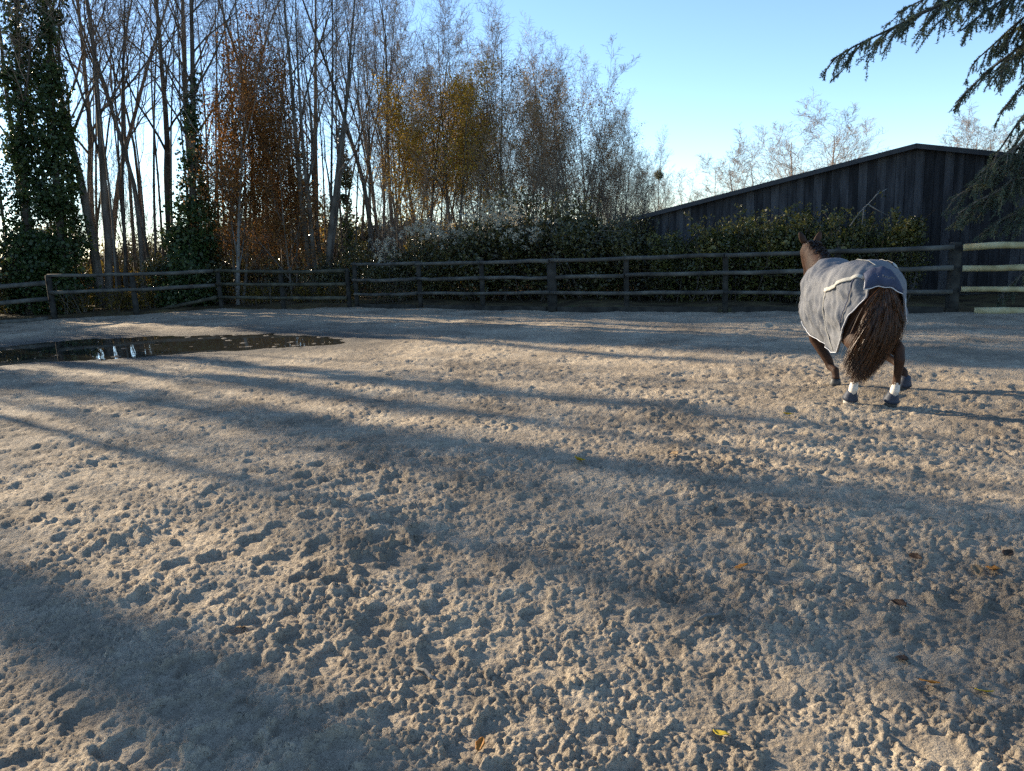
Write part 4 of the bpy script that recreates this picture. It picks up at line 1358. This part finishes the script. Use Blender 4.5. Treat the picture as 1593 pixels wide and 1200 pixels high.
cz = lambda z: Vector((0, 0, z))
CY = CB.y
ntri = 0
ntri += cedar_bough(cz(6.3), cl(1292, 93, CY - .3), .35, 62, 1.15, .16, 1)
ntri += cedar_bough(cz(6.9), cl(1405, 18, CY + .3), .3, 44, 1.15, .22, 2)
ntri += cedar_bough(cz(6.0), cl(1486, 160, CY + .4), .45, 40, 1.0, .26, 3)
ntri += cedar_bough(cz(6.5), cl(1495, 50, CY - .6), .4, 44, 1.05, .28, 4)
ntri += cedar_bough(cz(5.3), cl(1535, 284, CY + .1), 1.15, 26, .6, .25, 5)
ntri += cedar_bough(cz(5.6), cl(1545, 120, CY - .5), .4, 44, 1.0, .3, 6)
ntri += cedar_bough(cz(5.9), cl(1560, 60, CY + .2), .3, 44, 1.0, .3, 12)
ntri += cedar_bough(cz(6.7), cl(1515, 95, CY + .3), .3, 40, 1.0, .26, 13)
ntri += cedar_bough(cz(6.0), cl(1560, 175, CY + .2), .5, 36, .9, .28, 14)
ntri += cedar_bough(cz(7.2), cl(1470, 5, CY - .3), .3, 40, 1.1, .24, 15)
ntri += cedar_bough(cz(5.0), cl(1572, 235, CY + .3), .7, 30, .8, .25, 16)
ntri += cedar_bough(cz(3.2), cl(1500, 330, CY + .3), .3, 36, .9, .22, 17)
ntri += cedar_bough(cz(3.9), cl(1556, 262, CY + .5), .3, 36, .9, .22, 18)
ntri += cedar_bough(cz(3.4), cl(1476, 312, CY + .7), .35, 44, .95, .2, 7)
ntri += cedar_bough(cz(2.9), cl(1482, 345, CY + .6), .45, 44, .9, .22, 8)
ntri += cedar_bough(cz(3.8), cl(1525, 268, CY + .2), .35, 44, .9, .24, 9)
ntri += cedar_bough(cz(2.2), cl(1552, 470, CY + .5), .5, 30, .8, .22, 10)
ntri += cedar_bough(cz(2.6), cl(1535, 360, CY + .2), .3, 44, .9, .25, 11)
#HORSE#
# ------------------------------------------------------------------ the horse
M['coat'] = None


def coat_material():
    m, n, o = mat_new('horse_coat')
    t = n.nodes.new('ShaderNodeTexCoord')
    b = n.nodes.new('ShaderNodeBsdfPrincipled')
    b.inputs['Roughness'].default_value = .68
    b.inputs['Specular IOR Level'].default_value = .25
    z = n.nodes.new('ShaderNodeTexNoise'); z.inputs['Scale'].default_value = 6; z.inputs['Detail'].default_value = 4
    n.links.new(t.outputs['Object'], z.inputs['Vector'])
    r = n.nodes.new('ShaderNodeValToRGB')
    r.color_ramp.elements[0].position = .3; r.color_ramp.elements[0].color = (.024, .011, .006, 1)
    r.color_ramp.elements[1].position = .7; r.color_ramp.elements[1].color = (.060, .026, .012, 1)
    n.links.new(z.outputs['Fac'], r.inputs['Fac'])
    # white socks on the hind legs: a marking of the animal
    s = n.nodes.new('ShaderNodeSeparateXYZ')
    n.links.new(t.outputs['Object'], s.inputs['Vector'])
    nb2 = n.nodes.new('ShaderNodeTexNoise'); nb2.inputs['Scale'].default_value = 22
    n.links.new(t.outputs['Object'], nb2.inputs['Vector'])
    a = n.nodes.new('ShaderNodeMath'); a.operation = 'MULTIPLY_ADD'; a.inputs[1].default_value = .10; 
    n.links.new(nb2.outputs['Fac'], a.inputs[0]); n.links.new(s.outputs['Z'], a.inputs[2])
    lo = n.nodes.new('ShaderNodeMath'); lo.operation = 'LESS_THAN'; lo.inputs[1].default_value = .275
    n.links.new(a.outputs[0], lo.inputs[0])
    be = n.nodes.new('ShaderNodeMath'); be.operation = 'LESS_THAN'; be.inputs[1].default_value = -.25
    n.links.new(s.outputs['Y'], be.inputs[0])
    mu2 = n.nodes.new('ShaderNodeMath'); mu2.operation = 'MULTIPLY'
    n.links.new(lo.outputs[0], mu2.inputs[0]); n.links.new(be.outputs[0], mu2.inputs[1])
    mx2 = n.nodes.new('ShaderNodeMixRGB'); mx2.inputs['Color2'].default_value = (.62, .57, .50, 1)
    n.links.new(mu2.outputs[0], mx2.inputs['Fac']); n.links.new(r.outputs['Color'], mx2.inputs['Color1'])
    n.links.new(mx2.outputs['Color'], b.inputs['Base Color'])
    n.links.new(b.outputs[0], o.inputs['Surface'])
    return m


M['coat'] = coat_material()
M['hair'] = ramp_mat('hair', [(.022, .010, .005), (.072, .030, .011), (.19, .073, .023)], 14, .45, stretch=(3, 3, .4), spec=.4, detail=6)
M['hair_dark'] = ramp_mat('hair_dark', [(.012, .008, .006), (.035, .018, .010)], 14, .5, stretch=(3, 3, .4), spec=.4, detail=6)
M['rug'] = ramp_mat('rug', [(.135, .138, .146), (.16, .163, .172), (.185, .187, .195)], 5, .9, bump=.15, bump_scale=45, spec=.12, detail=8)
M['rug_navy'] = ramp_mat('rug_navy', [(.035, .042, .07), (.07, .08, .12)], 9, .85, bump=.3, bump_scale=80, spec=.15)
M['rug_band'] = ramp_mat('rug_band', [(.36, .345, .30), (.46, .44, .39)], 12, .8, spec=.2)
M['piping'] = ramp_mat('piping', [(.55, .56, .58), (.68, .68, .70)], 10, .7, spec=.2)
M['hoof'] = ramp_mat('hoof', [(.04, .037, .034), (.085, .08, .072)], 12, .5, spec=.35, stretch=(1, 1, 3))
M['hoof_pale'] = ramp_mat('hoof_pale', [(.40, .36, .30), (.55, .50, .43)], 12, .55, spec=.3)
M['boot'] = ramp_mat('boot', [(.02, .026, .04), (.05, .06, .085)], 12, .6, spec=.3)
M['eye'] = ramp_mat('eye', [(.008, .006, .005), (.015, .01, .008)], 12, .08, spec=.6)

HO = Vector((3.43, 7.74, 0))
HR = RAD(2.0)
horse = empty('horse', HO, HR)
tag(horse, 'bay horse in a grey rug trotting away, seen from behind', 'horse')
Hm = (Matrix.Translation(HO) @ Matrix.Rotation(HR, 4, 'Z')).inverted()


def hl(px, py, z=0.0):
    return Hm @ at(px, py, z)


def loft(mb, secs, N=20):
    """secs: (centre, half width across, half depth up, half depth down); closed tube along the centres"""
    b = len(mb.v)
    n = len(secs)
    for i, (c, a, hu, hd) in enumerate(secs):
        t = (Vector(secs[min(i + 1, n - 1)][0]) - Vector(secs[max(i - 1, 0)][0])).normalized()
        side = Vector((1, 0, 0)); side = (side - t * side.dot(t)).normalized()
        up = side.cross(t)
        for k in range(N):
            q = 2 * math.pi * k / N
            s = math.sin(q)
            mb.v.append(Vector(c) + side * (a * math.cos(q)) + up * ((hu if s > 0 else hd) * s))
    for i in range(n - 1):
        for k in range(N):
            k2 = (k + 1) % N
            mb.f.append((b + i * N + k, b + i * N + k2, b + (i + 1) * N + k2, b + (i + 1) * N + k))
    mb.f.append(tuple(b + k for k in reversed(range(N))))
    mb.f.append(tuple(b + (n - 1) * N + k for k in range(N)))


# barrel: y, centre height, half width, up, down
BODY = [(-.69, 1.03, .05, .05, .06), (-.66, 1.03, .13, .12, .16), (-.58, 1.03, .22, .21, .26), (-.46, 1.04, .27, .265, .29), (-.30, 1.04, .285, .28, .28),
        (-.12, 1.02, .275, .27, .28), (.06, .99, .29, .265, .30), (.24, .97, .295, .285, .31), (.40, .98, .27, .33, .32), (.54, 1.00, .235, .31, .31),
        (.66, 1.02, .185, .24, .25), (.73, 1.04, .10, .13, .14)]
bm_ = MB()
loft(bm_, [((0, y, z), a, u, d) for (y, z, a, u, d) in BODY], 28)
# neck and head, turned a little to the left
NECK = [((0, .46, 1.06), .17, .22, .24), ((-.005, .62, 1.19), .145, .19, .23), ((-.01, .77, 1.30), .115, .15, .19), ((-.005, .90, 1.39), .095, .125, .15), ((.01, 1.00, 1.445), .085, .09, .12)]
loft(bm_, NECK, 20)
HEAD = [((.0, .96, 1.48), .05, .05, .07), ((.02, 1.02, 1.465), .088, .07, .12), ((.05, 1.10, 1.41), .108, .075, .145), ((.09, 1.19, 1.32), .095, .065, .13), ((.135, 1.29, 1.20), .07, .055, .09),
        ((.16, 1.35, 1.10), .062, .055, .075), ((.17, 1.375, 1.05), .045, .04, .05)]
loft(bm_, HEAD, 18)


def leg(pts):
    loft(bm_, [(Vector(p), a, b, b) for (p, a, b) in pts], 14)


hlL = hl(1324, 629); hlR = hl(1388, 632); flL = hl(1301, 601); flR = hl(1408, 606)
# hind legs: hip, stifle (forward), gaskin, hock (back), cannon, fetlock, pastern
def hind(sgn, h, bend=0.0):
    x = sgn
    leg([((x * .13, -.34, 1.08), .13, .20), ((x * .15, -.36, .92), .135, .235), ((x * .165, -.36, .78), .115, .205), ((h.x * .5 + x * .07, -.42, .64), .085, .135),
         ((h.x * .75 + x * .03, h.y - .06, .53), .05, .072), ((h.x * .9, h.y - .10, .45), .045, .064), ((h.x * .95, h.y - .085, .385), .037, .05),
         ((h.x, h.y - .06, .29), .033, .042), ((h.x, h.y - .045, .205), .035, .042), ((h.x, h.y - .035, .165), .043, .05), ((h.x, h.y - .01, .12), .035, .04), ((h.x, h.y + .01, .075), .042, .048)])


def fore(sgn, h, bend):
    x = sgn
    leg([((x * .14, .42, 1.0), .10, .16), ((x * .16, .40, .84), .10, .14), ((x * .155 + .1 * (h.x - x * .155), .40, .72), .08, .105), ((x * .155 + .35 * (h.x - x * .155), .40, .58), .058, .07),
         ((x * .155 + .6 * (h.x - x * .155), .42 + bend * .4, .45), .052, .058), ((x * .155 + .72 * (h.x - x * .155), .41 + bend * .3, .38), .042, .048),
         ((h.x, (h.y + .38) / 2, .25), .033, .04), ((h.x, h.y + .035, .165), .042, .048), ((h.x, h.y + .02, .11), .035, .04), ((h.x, h.y + .01, .075), .042, .046)])


def fore_slanted(h):
    def q(px, py, Y_): return Hm @ pt(px, py, Y_)
    a, b, c = q(1268, 528, 8.30), q(1288, 560, 8.22), q(1292, 571, 8.19)
    leg([((-.15, .42, 1.0), .10, .16), ((-.19, .44, .82), .10, .13), (a.lerp(Vector((-.19, .44, .82)), .45), .075, .095), (a, .06, .07), (b, .05, .056), (c, .043, .048),
         (c.lerp(h + Vector((0, .035, .165)), .55), .034, .04), ((h.x, h.y + .035, .165), .042, .048), ((h.x, h.y + .02, .11), .035, .04), ((h.x, h.y + .01, .075), .042, .046)])


hind(-1, hlL); hind(1, hlR); fore_slanted(flL); fore(1, flR, .06)
tmp = bm_.build('horse_tmp', M['coat'])
md = tmp.modifiers.new('r', 'REMESH'); md.mode = 'VOXEL'; md.voxel_size = .012; md.use_smooth_shade = True
ms = tmp.modifiers.new('s', 'SMOOTH'); ms.factor = .6; ms.iterations = 6
dg = bpy.context.evaluated_depsgraph_get()
bme = bpy.data.meshes.new_from_object(tmp.evaluated_get(dg))
bpy.data.objects.remove(tmp)
bme.materials.clear(); bme.materials.append(M['coat'])
bme.name = 'body'
link('body', bme, horse)


# ears
def ear(base, tip, w):
    m = MB()
    base, tip = Vector(base), Vector(tip)
    t = (tip - base)
    rows = []
    fwd = Vector((-.25, .95, .2))
    for i in range(8):
        q = i / 7
        wd = w * (math.sin(math.pi * min(1, .22 + q * .78)) ** .8) + .004
        c = base + t * q
        rows.append([c + Vector((math.cos(a) * wd, 0, 0)) - fwd * (math.sin(a) * wd * .7 - .01) for a in [math.pi * k / 8 for k in range(9)]])
    m.grid(rows)
    ob = m.build('ear', M['coat'], horse)
    so = ob.modifiers.new('t', 'SOLIDIFY'); so.thickness = .008
    return ob


ear((-.055, .995, 1.50), (-.105, 1.00, 1.62), .029)
ear((.085, 1.01, 1.50), (.135, 1.02, 1.615), .029)
for sg in (-1, 1):
    m = MB()
    c = Vector((.06 + sg * .09, 1.12, 1.41))
    P = [c + Vector((sg * .018 * math.sin(a), 0, 0)) * 0 + Vector((0, -.018 * math.cos(a), 0)) for a in [math.pi * k / 6 for k in range(7)]]
    m.tube(P, [max(.001, .02 * math.sin(math.pi * k / 6)) for k in range(7)], 10)
    m.build('eye', M['eye'], horse)

# hooves and fetlock boots
def hoof(h, mat, tip=0.0, z0=0.0):
    m = MB()
    P = [Vector((h.x, h.y + .035, z0 + .0)), Vector((h.x, h.y + .03, z0 + .012)), Vector((h.x, h.y + .012, z0 + .075)), Vector((h.x, h.y + .008, z0 + .085))]
    m.tube(P, [.058, .060, .047, .036], 16)
    return m.build('hoof', M[mat], horse)


def boot(h):
    m = MB()
    P = [Vector((h.x, h.y + q, z)) for q, z in ((.022, .048), (.014, .07), (.0, .115), (-.008, .135))]
    m.tube(P, [.074, .066, .048, .046], 16)
    return m.build('overreach_boot', M['boot'], horse)


hoof(hlL, 'hoof_pale'); hoof(hlR, 'hoof'); hoof(flL, 'hoof'); hoof(flR, 'hoof')
for h_ in (hlL, hlR, flR): boot(h_)

# hair
def hair(name, strands, w, mat, parent):
    """strands: list of point lists; each a thin ribbon with a crease"""
    V = []; Fc = []
    for P in strands:
        b = len(V)
        n = len(P)
        side = perp((P[-1] - P[0]).normalized(), hrg)
        for i, p in enumerate(P):
            ww = w * (1 - .75 * (i / (n - 1)) ** 2)
            V.append(p - side * ww); V.append(p + side * ww)
        for i in range(n - 1):
            Fc.append((b + 2 * i, b + 2 * i + 1, b + 2 * i + 3, b + 2 * i + 2))
    return link(name, mesh_np(name, np.array([tuple(v) for v in V]), np.array(Fc), True, M[mat]), parent)


hrg = random.Random(15)
dock = Vector((-.02, -.70, 1.12))
st_ = []
locks = [(hrg.gauss(0, 1), hrg.gauss(0, 1), hrg.uniform(.72, 1.0)) for _ in range(26)]
for i in range(6800):
    lk = locks[hrg.randrange(26)]
    u = max(-1.15, min(1.15, .62 * (lk[0] * .52) + hrg.gauss(0, .12)))
    v = lk[1] * .35 + hrg.gauss(0, .15)
    root = hrg.random() ** 1.3
    p0 = dock + Vector((u * .05, -.02 - .05 * root + v * .02, -.16 * root))
    zend = .20 + .16 * (1 - lk[2]) * 2 + hrg.uniform(0, .18) + .10 * abs(u)
    P = []
    for k in range(9):
        t = k / 8
        z = p0.z + (zend - p0.z) * t + .06 * math.sin(math.pi * min(1, t * 1.4)) * (1 - root)
        sw = math.sin(math.pi * min(1, t * 1.05) * .62)
        x = p0.x + u * .235 * sw * (1 - .30 * t * t) - .15 * t * t - .06 * t + .012 * math.sin(6 * t + lk[0] * 5)
        y = p0.y - .07 * math.sin(math.pi * min(1, t * 1.2)) * (1 + .4 * v) + v * .04 * sw + .02 * t
        P.append(Vector((x, y, z)))
    st_.append(P)
hair('tail', st_, .0019, 'hair', horse)
# tail core, so that no daylight comes through the middle
m = MB()
loft(m, [((0.0, -.69, 1.10), .035, .03, .03), ((-.01, -.735, 1.0), .055, .035, .035), ((-.02, -.745, .8), .10, .05, .05), ((-.04, -.74, .6), .12, .05, .05), ((-.05, -.72, .45), .07, .03, .03)], 12)
m.build('dock', M['hair_dark'], horse)
st_ = []
for i in range(520):
    t = hrg.random()
    k = t * 3.999; j = int(k); f = k - j
    a, b2 = NECK[j], NECK[j + 1]
    c = Vector(a[0]).lerp(Vector(b2[0]), f)
    up = a[2] + (b2[2] - a[2]) * f
    top = c + Vector((0, -.55 * up, .84 * up)) * .97
    s_ = hrg.choice((1, 1, 1, -1))
    P = [top + Vector((hrg.gauss(0, .012), 0, -.01))]
    l = hrg.uniform(.07, .15)
    for q in range(4):
        P.append(P[-1] + Vector((s_ * (.35 if q < 2 else .12), hrg.gauss(0, .1), .3 - .45 * q)).normalized() * l / 4)
    st_.append(P)
hair('mane', st_, .005, 'hair_dark', horse)

# ---- the rug
BY = [b[0] for b in BODY]


def body_at(y):
    return [float(np.interp(y, BY, [b[k] for b in BODY])) for k in (1, 2, 3, 4)]


def hem(y, sd=-1):
    """height of the lower edge along the body"""
    if sd < 0:
        return float(np.interp(y, [-.68, -.58, -.44, -.30, -.16, -.02, .2, .45, .62], [1.02, .86, .63, .46, .44, .50, .55, .60, .68]))
    return float(np.interp(y, [-.68, -.62, -.50, -.30, .1, .62], [1.0, .82, .66, .58, .54, .66]))


Y0, Y1 = -.685, .60


def rug_pt(u, v, off=0.0, wk=1.0):
    """u 0 rear .. 1 front, v -1 left hem .. 0 spine .. 1 right hem"""
    y = Y0 + (Y1 - Y0) * u
    z, a, hu, hd = body_at(max(y, -.66))
    g = .030 + off
    if y < -.60: g += .0
    a += g + .015; hu += g
    s = -1 if v < 0 else 1
    t = abs(v)
    zl = hem(y, s)
    arc = a * .5 + hu * .5
    A_ = arc * 1.57; B_ = max(z - zl, 0.0)
    Lt = A_ + B_
    d = t * Lt
    if d < A_:
        q = d / A_ * math.pi / 2
        p = Vector((s * a * math.sin(q), y, z + hu * math.cos(q)))
        nr = Vector((s * math.sin(q), 0, math.cos(q)))
    else:
        e = d - A_
        flare = .012 * math.sin(min(1, e / .25) * 1.57) - (.55 * max(0, e - .16) ** 1.35 if y > -.05 else .25 * max(0, e - .2))
        p = Vector((s * (a + flare), y, z - e))
        nr = Vector((s, 0, 0))
    # creases, stronger low on the sides and over the hips
    yy, dd = np.array([y * 5.0 + d * 1.5]), np.array([d * 9.0])
    wr = float(vnoise(yy, dd * .35, 40)[0]) * .040 - abs(float(vnoise(np.array([y * 7 + d * 3.5]), np.array([d * 2.2 - y * 4]), 44)[0])) * .012 + float(vnoise(np.array([y * 16 + d * 7]), np.array([d * 7 - y * 3]), 41)[0]) * .020
    wr += float(vnoise(np.array([y * 34 + d * 10]), np.array([d * 20 - y * 8]), 42)[0]) * .005
    wr *= 1 - .65 * float(sstep(.78, 1.0, np.array([t]))[0])
    p = p + nr * (wk * wr * min(1, .35 + t * 1.1) + .006)
    return p


def rug_strip(name, uv, wid, mat, parent, off=.010, n=24, thick=.004):
    """a band sewn on the rug along the path uv (list of (u, v))"""
    m = MB()
    U = [q[0] for q in uv]; W = [q[1] for q in uv]
    k = np.linspace(0, len(uv) - 1, n)
    pu = np.interp(k, range(len(uv)), U); pv = np.interp(k, range(len(uv)), W)
    rows = []
    for i in range(n):
        c = rug_pt(pu[i], pv[i], off, .75)
        i0, i1 = max(0, i - 1), min(n - 1, i + 1)
        t = (rug_pt(pu[i1], pv[i1], off, 0) - rug_pt(pu[i0], pv[i0], off, 0)).normalized()
        e = rug_pt(min(1, pu[i] + .01), pv[i], off, 0) - rug_pt(pu[i], pv[i], off, 0); f_ = rug_pt(pu[i], pv[i] + (.01 if pv[i] < .98 else -.01), off, 0) - rug_pt(pu[i], pv[i], off, 0)
        nr = e.cross(f_).normalized()
        if nr.z < 0 and abs(pv[i]) < .4: nr = -nr
        if abs(pv[i]) >= .4 and nr.x * pv[i] < 0: nr = -nr
        sdv = t.cross(nr).normalized() * (wid / 2)
        rows.append([c - sdv, c - sdv * .33 + nr * .002, c + sdv * .33 + nr * .002, c + sdv])
    m.grid(rows)
    ob = m.build(name, M[mat], parent)
    so = ob.modifiers.new('t', 'SOLIDIFY'); so.thickness = thick; so.offset = 0
    return ob


NU, NV = 90, 120
m = MB()
m.grid([[rug_pt(i / NU, -1 + 2 * j / NV) for j in range(NV + 1)] for i in range(NU + 1)])
rug = m.build('rug', M['rug'], horse)
so = rug.modifiers.new('t', 'SOLIDIFY'); so.thickness = .012; so.offset = -1
rug['label'] = 'quilted grey horse rug with cream bands'
# light piping round the edge
for sd in (-1, 1):
    m = MB()
    P = [rug_pt(i / 60, sd * .997, .008, .9) for i in range(61)]
    m.tube(P, [.0045] * 61, 6)
    m.build('piping', M['piping'], rug)
rug_strip('band', [(.06, -.34), (.14, -.40), (.30, -.42), (.42, -.43)], .04, 'rug_band', rug, .012)
rug_strip('band', [(.13, .22), (.22, .20), (.32, .16)], .05, 'rug_band', rug)
rug_strip('seam', [(.42, -.42), (.44, -.6), (.40, -.8), (.36, -.98)], .010, 'rug_band', rug, .004)
rug_strip('seam', [(.10, -.05), (.22, -.08), (.34, -.06)], .010, 'rug_band', rug, .007)
rug_strip('seam', [(.10, -.36), (.10, -.6), (.13, -.8), (.17, -.97)], .010, 'rug_navy', rug, .007)
# tail flap
m = MB()
rows = []
for i in range(13):
    t = i / 12
    row = []
    for j in range(17):
        q = -1 + 2 * j / 16
        wdt = .125 + .055 * t
        x = q * wdt - .02 - .02 * t
        y = -.60 - .15 * math.sin(t * 1.35) + .05 * q * q * (1 - .4 * t)
        z = 1.285 - .03 * t - .135 * t * t - .05 * q * q - .03 * q * t + .006 * math.sin(9 * q + 5 * t)
        row.append(Vector((x, y, z)))
    rows.append(row)
m.grid(rows)
fp = m.build('tail_flap', M['rug_navy'], rug)
so = fp.modifiers.new('t', 'SOLIDIFY'); so.thickness = .010
m = MB()
edge = [rows[i][0] for i in range(3, 13)] + rows[12][1:] + [rows[i][16] for i in range(11, 3, -1)]
m.tube([p + Vector((0, -.004, -.002)) for p in edge], [.005] * len(edge), 6)
link('piping', m.mesh('piping', M['piping']), rug)
m = MB()      # faded lettering on the flap, too small to read
for k in range(7):
    x = -.075 + k * .024
    t = .66
    i = 8; j = int(round((x + .02) / .17 * 8 + 8))
    j = max(1, min(15, j))
    c = rows[i][j] + Vector((0, -.012, 0))
    m.box(c, .006, .004, .028 if k % 2 else .020)
    m.box(c + Vector((.007, -.001, .008 if k % 3 else -.006)), .010, .004, .005)
link('lettering', m.mesh('lettering', M['rug'], False), rug)

# ------------------------------------------------------------------ small things on the sand
LEAFC = {'yellow': (.62, .46, .04), 'orange': (.55, .24, .04), 'brown': (.10, .055, .028), 'tan': (.36, .24, .12)}
for k, c in LEAFC.items():
    M['fallen_' + k] = ramp_mat('fallen_' + k, [tuple(x * .7 for x in c), c], 30, .6, translucent=.3, spec=.3)


def sand_z(x, y):
    d2 = (V2[:, 0] - x) ** 2 + (V2[:, 1] - y) ** 2
    k = np.argpartition(d2, 12)[:12]
    return float(V2[k, 2].max())


lrg = random.Random(6)
for px, py, col, L_, lb in ((900, 716, 'yellow', .13, 'bright yellow fallen leaf in the middle of the arena'),
                            (1050, 707, 'tan', .10, 'small tan fallen leaf right of the bright yellow middle one'),
                            (1226, 645, 'yellow', .11, 'dull yellow fallen leaf left of the horse\'s hind hoof'),
                            (1121, 1143, 'yellow', .07, 'bright yellow fallen leaf near the bottom right'),
                            (748, 1158, 'orange', .055, 'curled orange fallen leaf near the bottom centre'),
                            (1545, 886, 'orange', .10, 'orange brown fallen leaf near the right edge'),
                            (1520, 889, 'tan', .09, 'pale tan leaf lying beside the orange one at the right'),
                            (1398, 941, 'brown', .08, 'dark brown upright leaf in the right foreground'),
                            (1404, 1026, 'brown', .08, 'brown curled leaf standing in the sand, lower right'),
                            (1446, 1062, 'orange', .075, 'crumpled rusty leaf right of the brown curled one'),
                            (1531, 1076, 'yellow', .06, 'small golden leaf near the lower right edge'),
                            (1154, 882, 'orange', .07, 'ochre leaf half buried in the sand right of centre'),
                            (376, 977, 'tan', .07, 'pale tan leaf half buried at the left'),
                            (1425, 868, 'brown', .07, 'small dark brown leaf in the right middle ground'),
                            (1568, 862, 'brown', .08, 'dark brown leaf close to the right edge, above the orange one')):
    p = at(px, py, .0)
    z = sand_z(p.x, p.y)
    p = at(px, py, z + .01)
    m = MB()
    rows = []
    cu = lrg.uniform(.3, 1.0); fo = lrg.uniform(.15, .6)
    for i in range(9):
        t = i / 8
        wd = .30 * math.sin(math.pi * min(1, t ** .8 * .97 + .03)) ** .8 * (1 + .12 * math.sin(t * 17)) + .01
        rows.append([Vector(((t - .5) * L_, q * wd * L_, L_ * (cu * .5 * (t - .5) ** 2 + fo * abs(q) * wd + .03 * math.sin(7 * t + 3 * q)))) for q in (-1, -.5, 0, .5, 1)])
    m.grid(rows)
    e = empty('fallen_leaf', p, lrg.uniform(0, 6.28))
    e.rotation_euler = (lrg.uniform(-.5, .5), lrg.uniform(-.4, .4), lrg.uniform(0, 6.28))
    bl = m.build('blade', M['fallen_' + col], e)
    so = bl.modifiers.new('t', 'SOLIDIFY'); so.thickness = .0015
    m = MB(); m.tube([Vector((-.5 * L_, 0, .1 * L_)), Vector((-.66 * L_, .02 * L_, .14 * L_)), Vector((-.8 * L_, .06 * L_, .13 * L_))], [.0016, .0014, .0012], 5)
    m.build('stalk', M['fallen_brown'], e)
    tag(e, lb, 'leaf', 'fallen leaves on the sand')
for px, py, L_, rz, lb in ((668, 1052, .16, 2.3, 'short pale stick lying in the sand near the bottom'), (1105, 962, .14, .4, 'thin dark twig on the sand right of centre')):
    p = at(px, py, 0); z = sand_z(p.x, p.y)
    m = MB(); m.tube([Vector((-L_ / 2, 0, .004)), Vector((-L_ * .1, .01, .012)), Vector((L_ * .2, -.004, .009)), Vector((L_ / 2, .008, .004))], [.007, .008, .007, .005], 6)
    o = m.build('stick', M['bark_grey'])
    o.location = (p.x, p.y, z); o.rotation_euler = (0, 0, rz)
    tag(o, lb, 'stick')
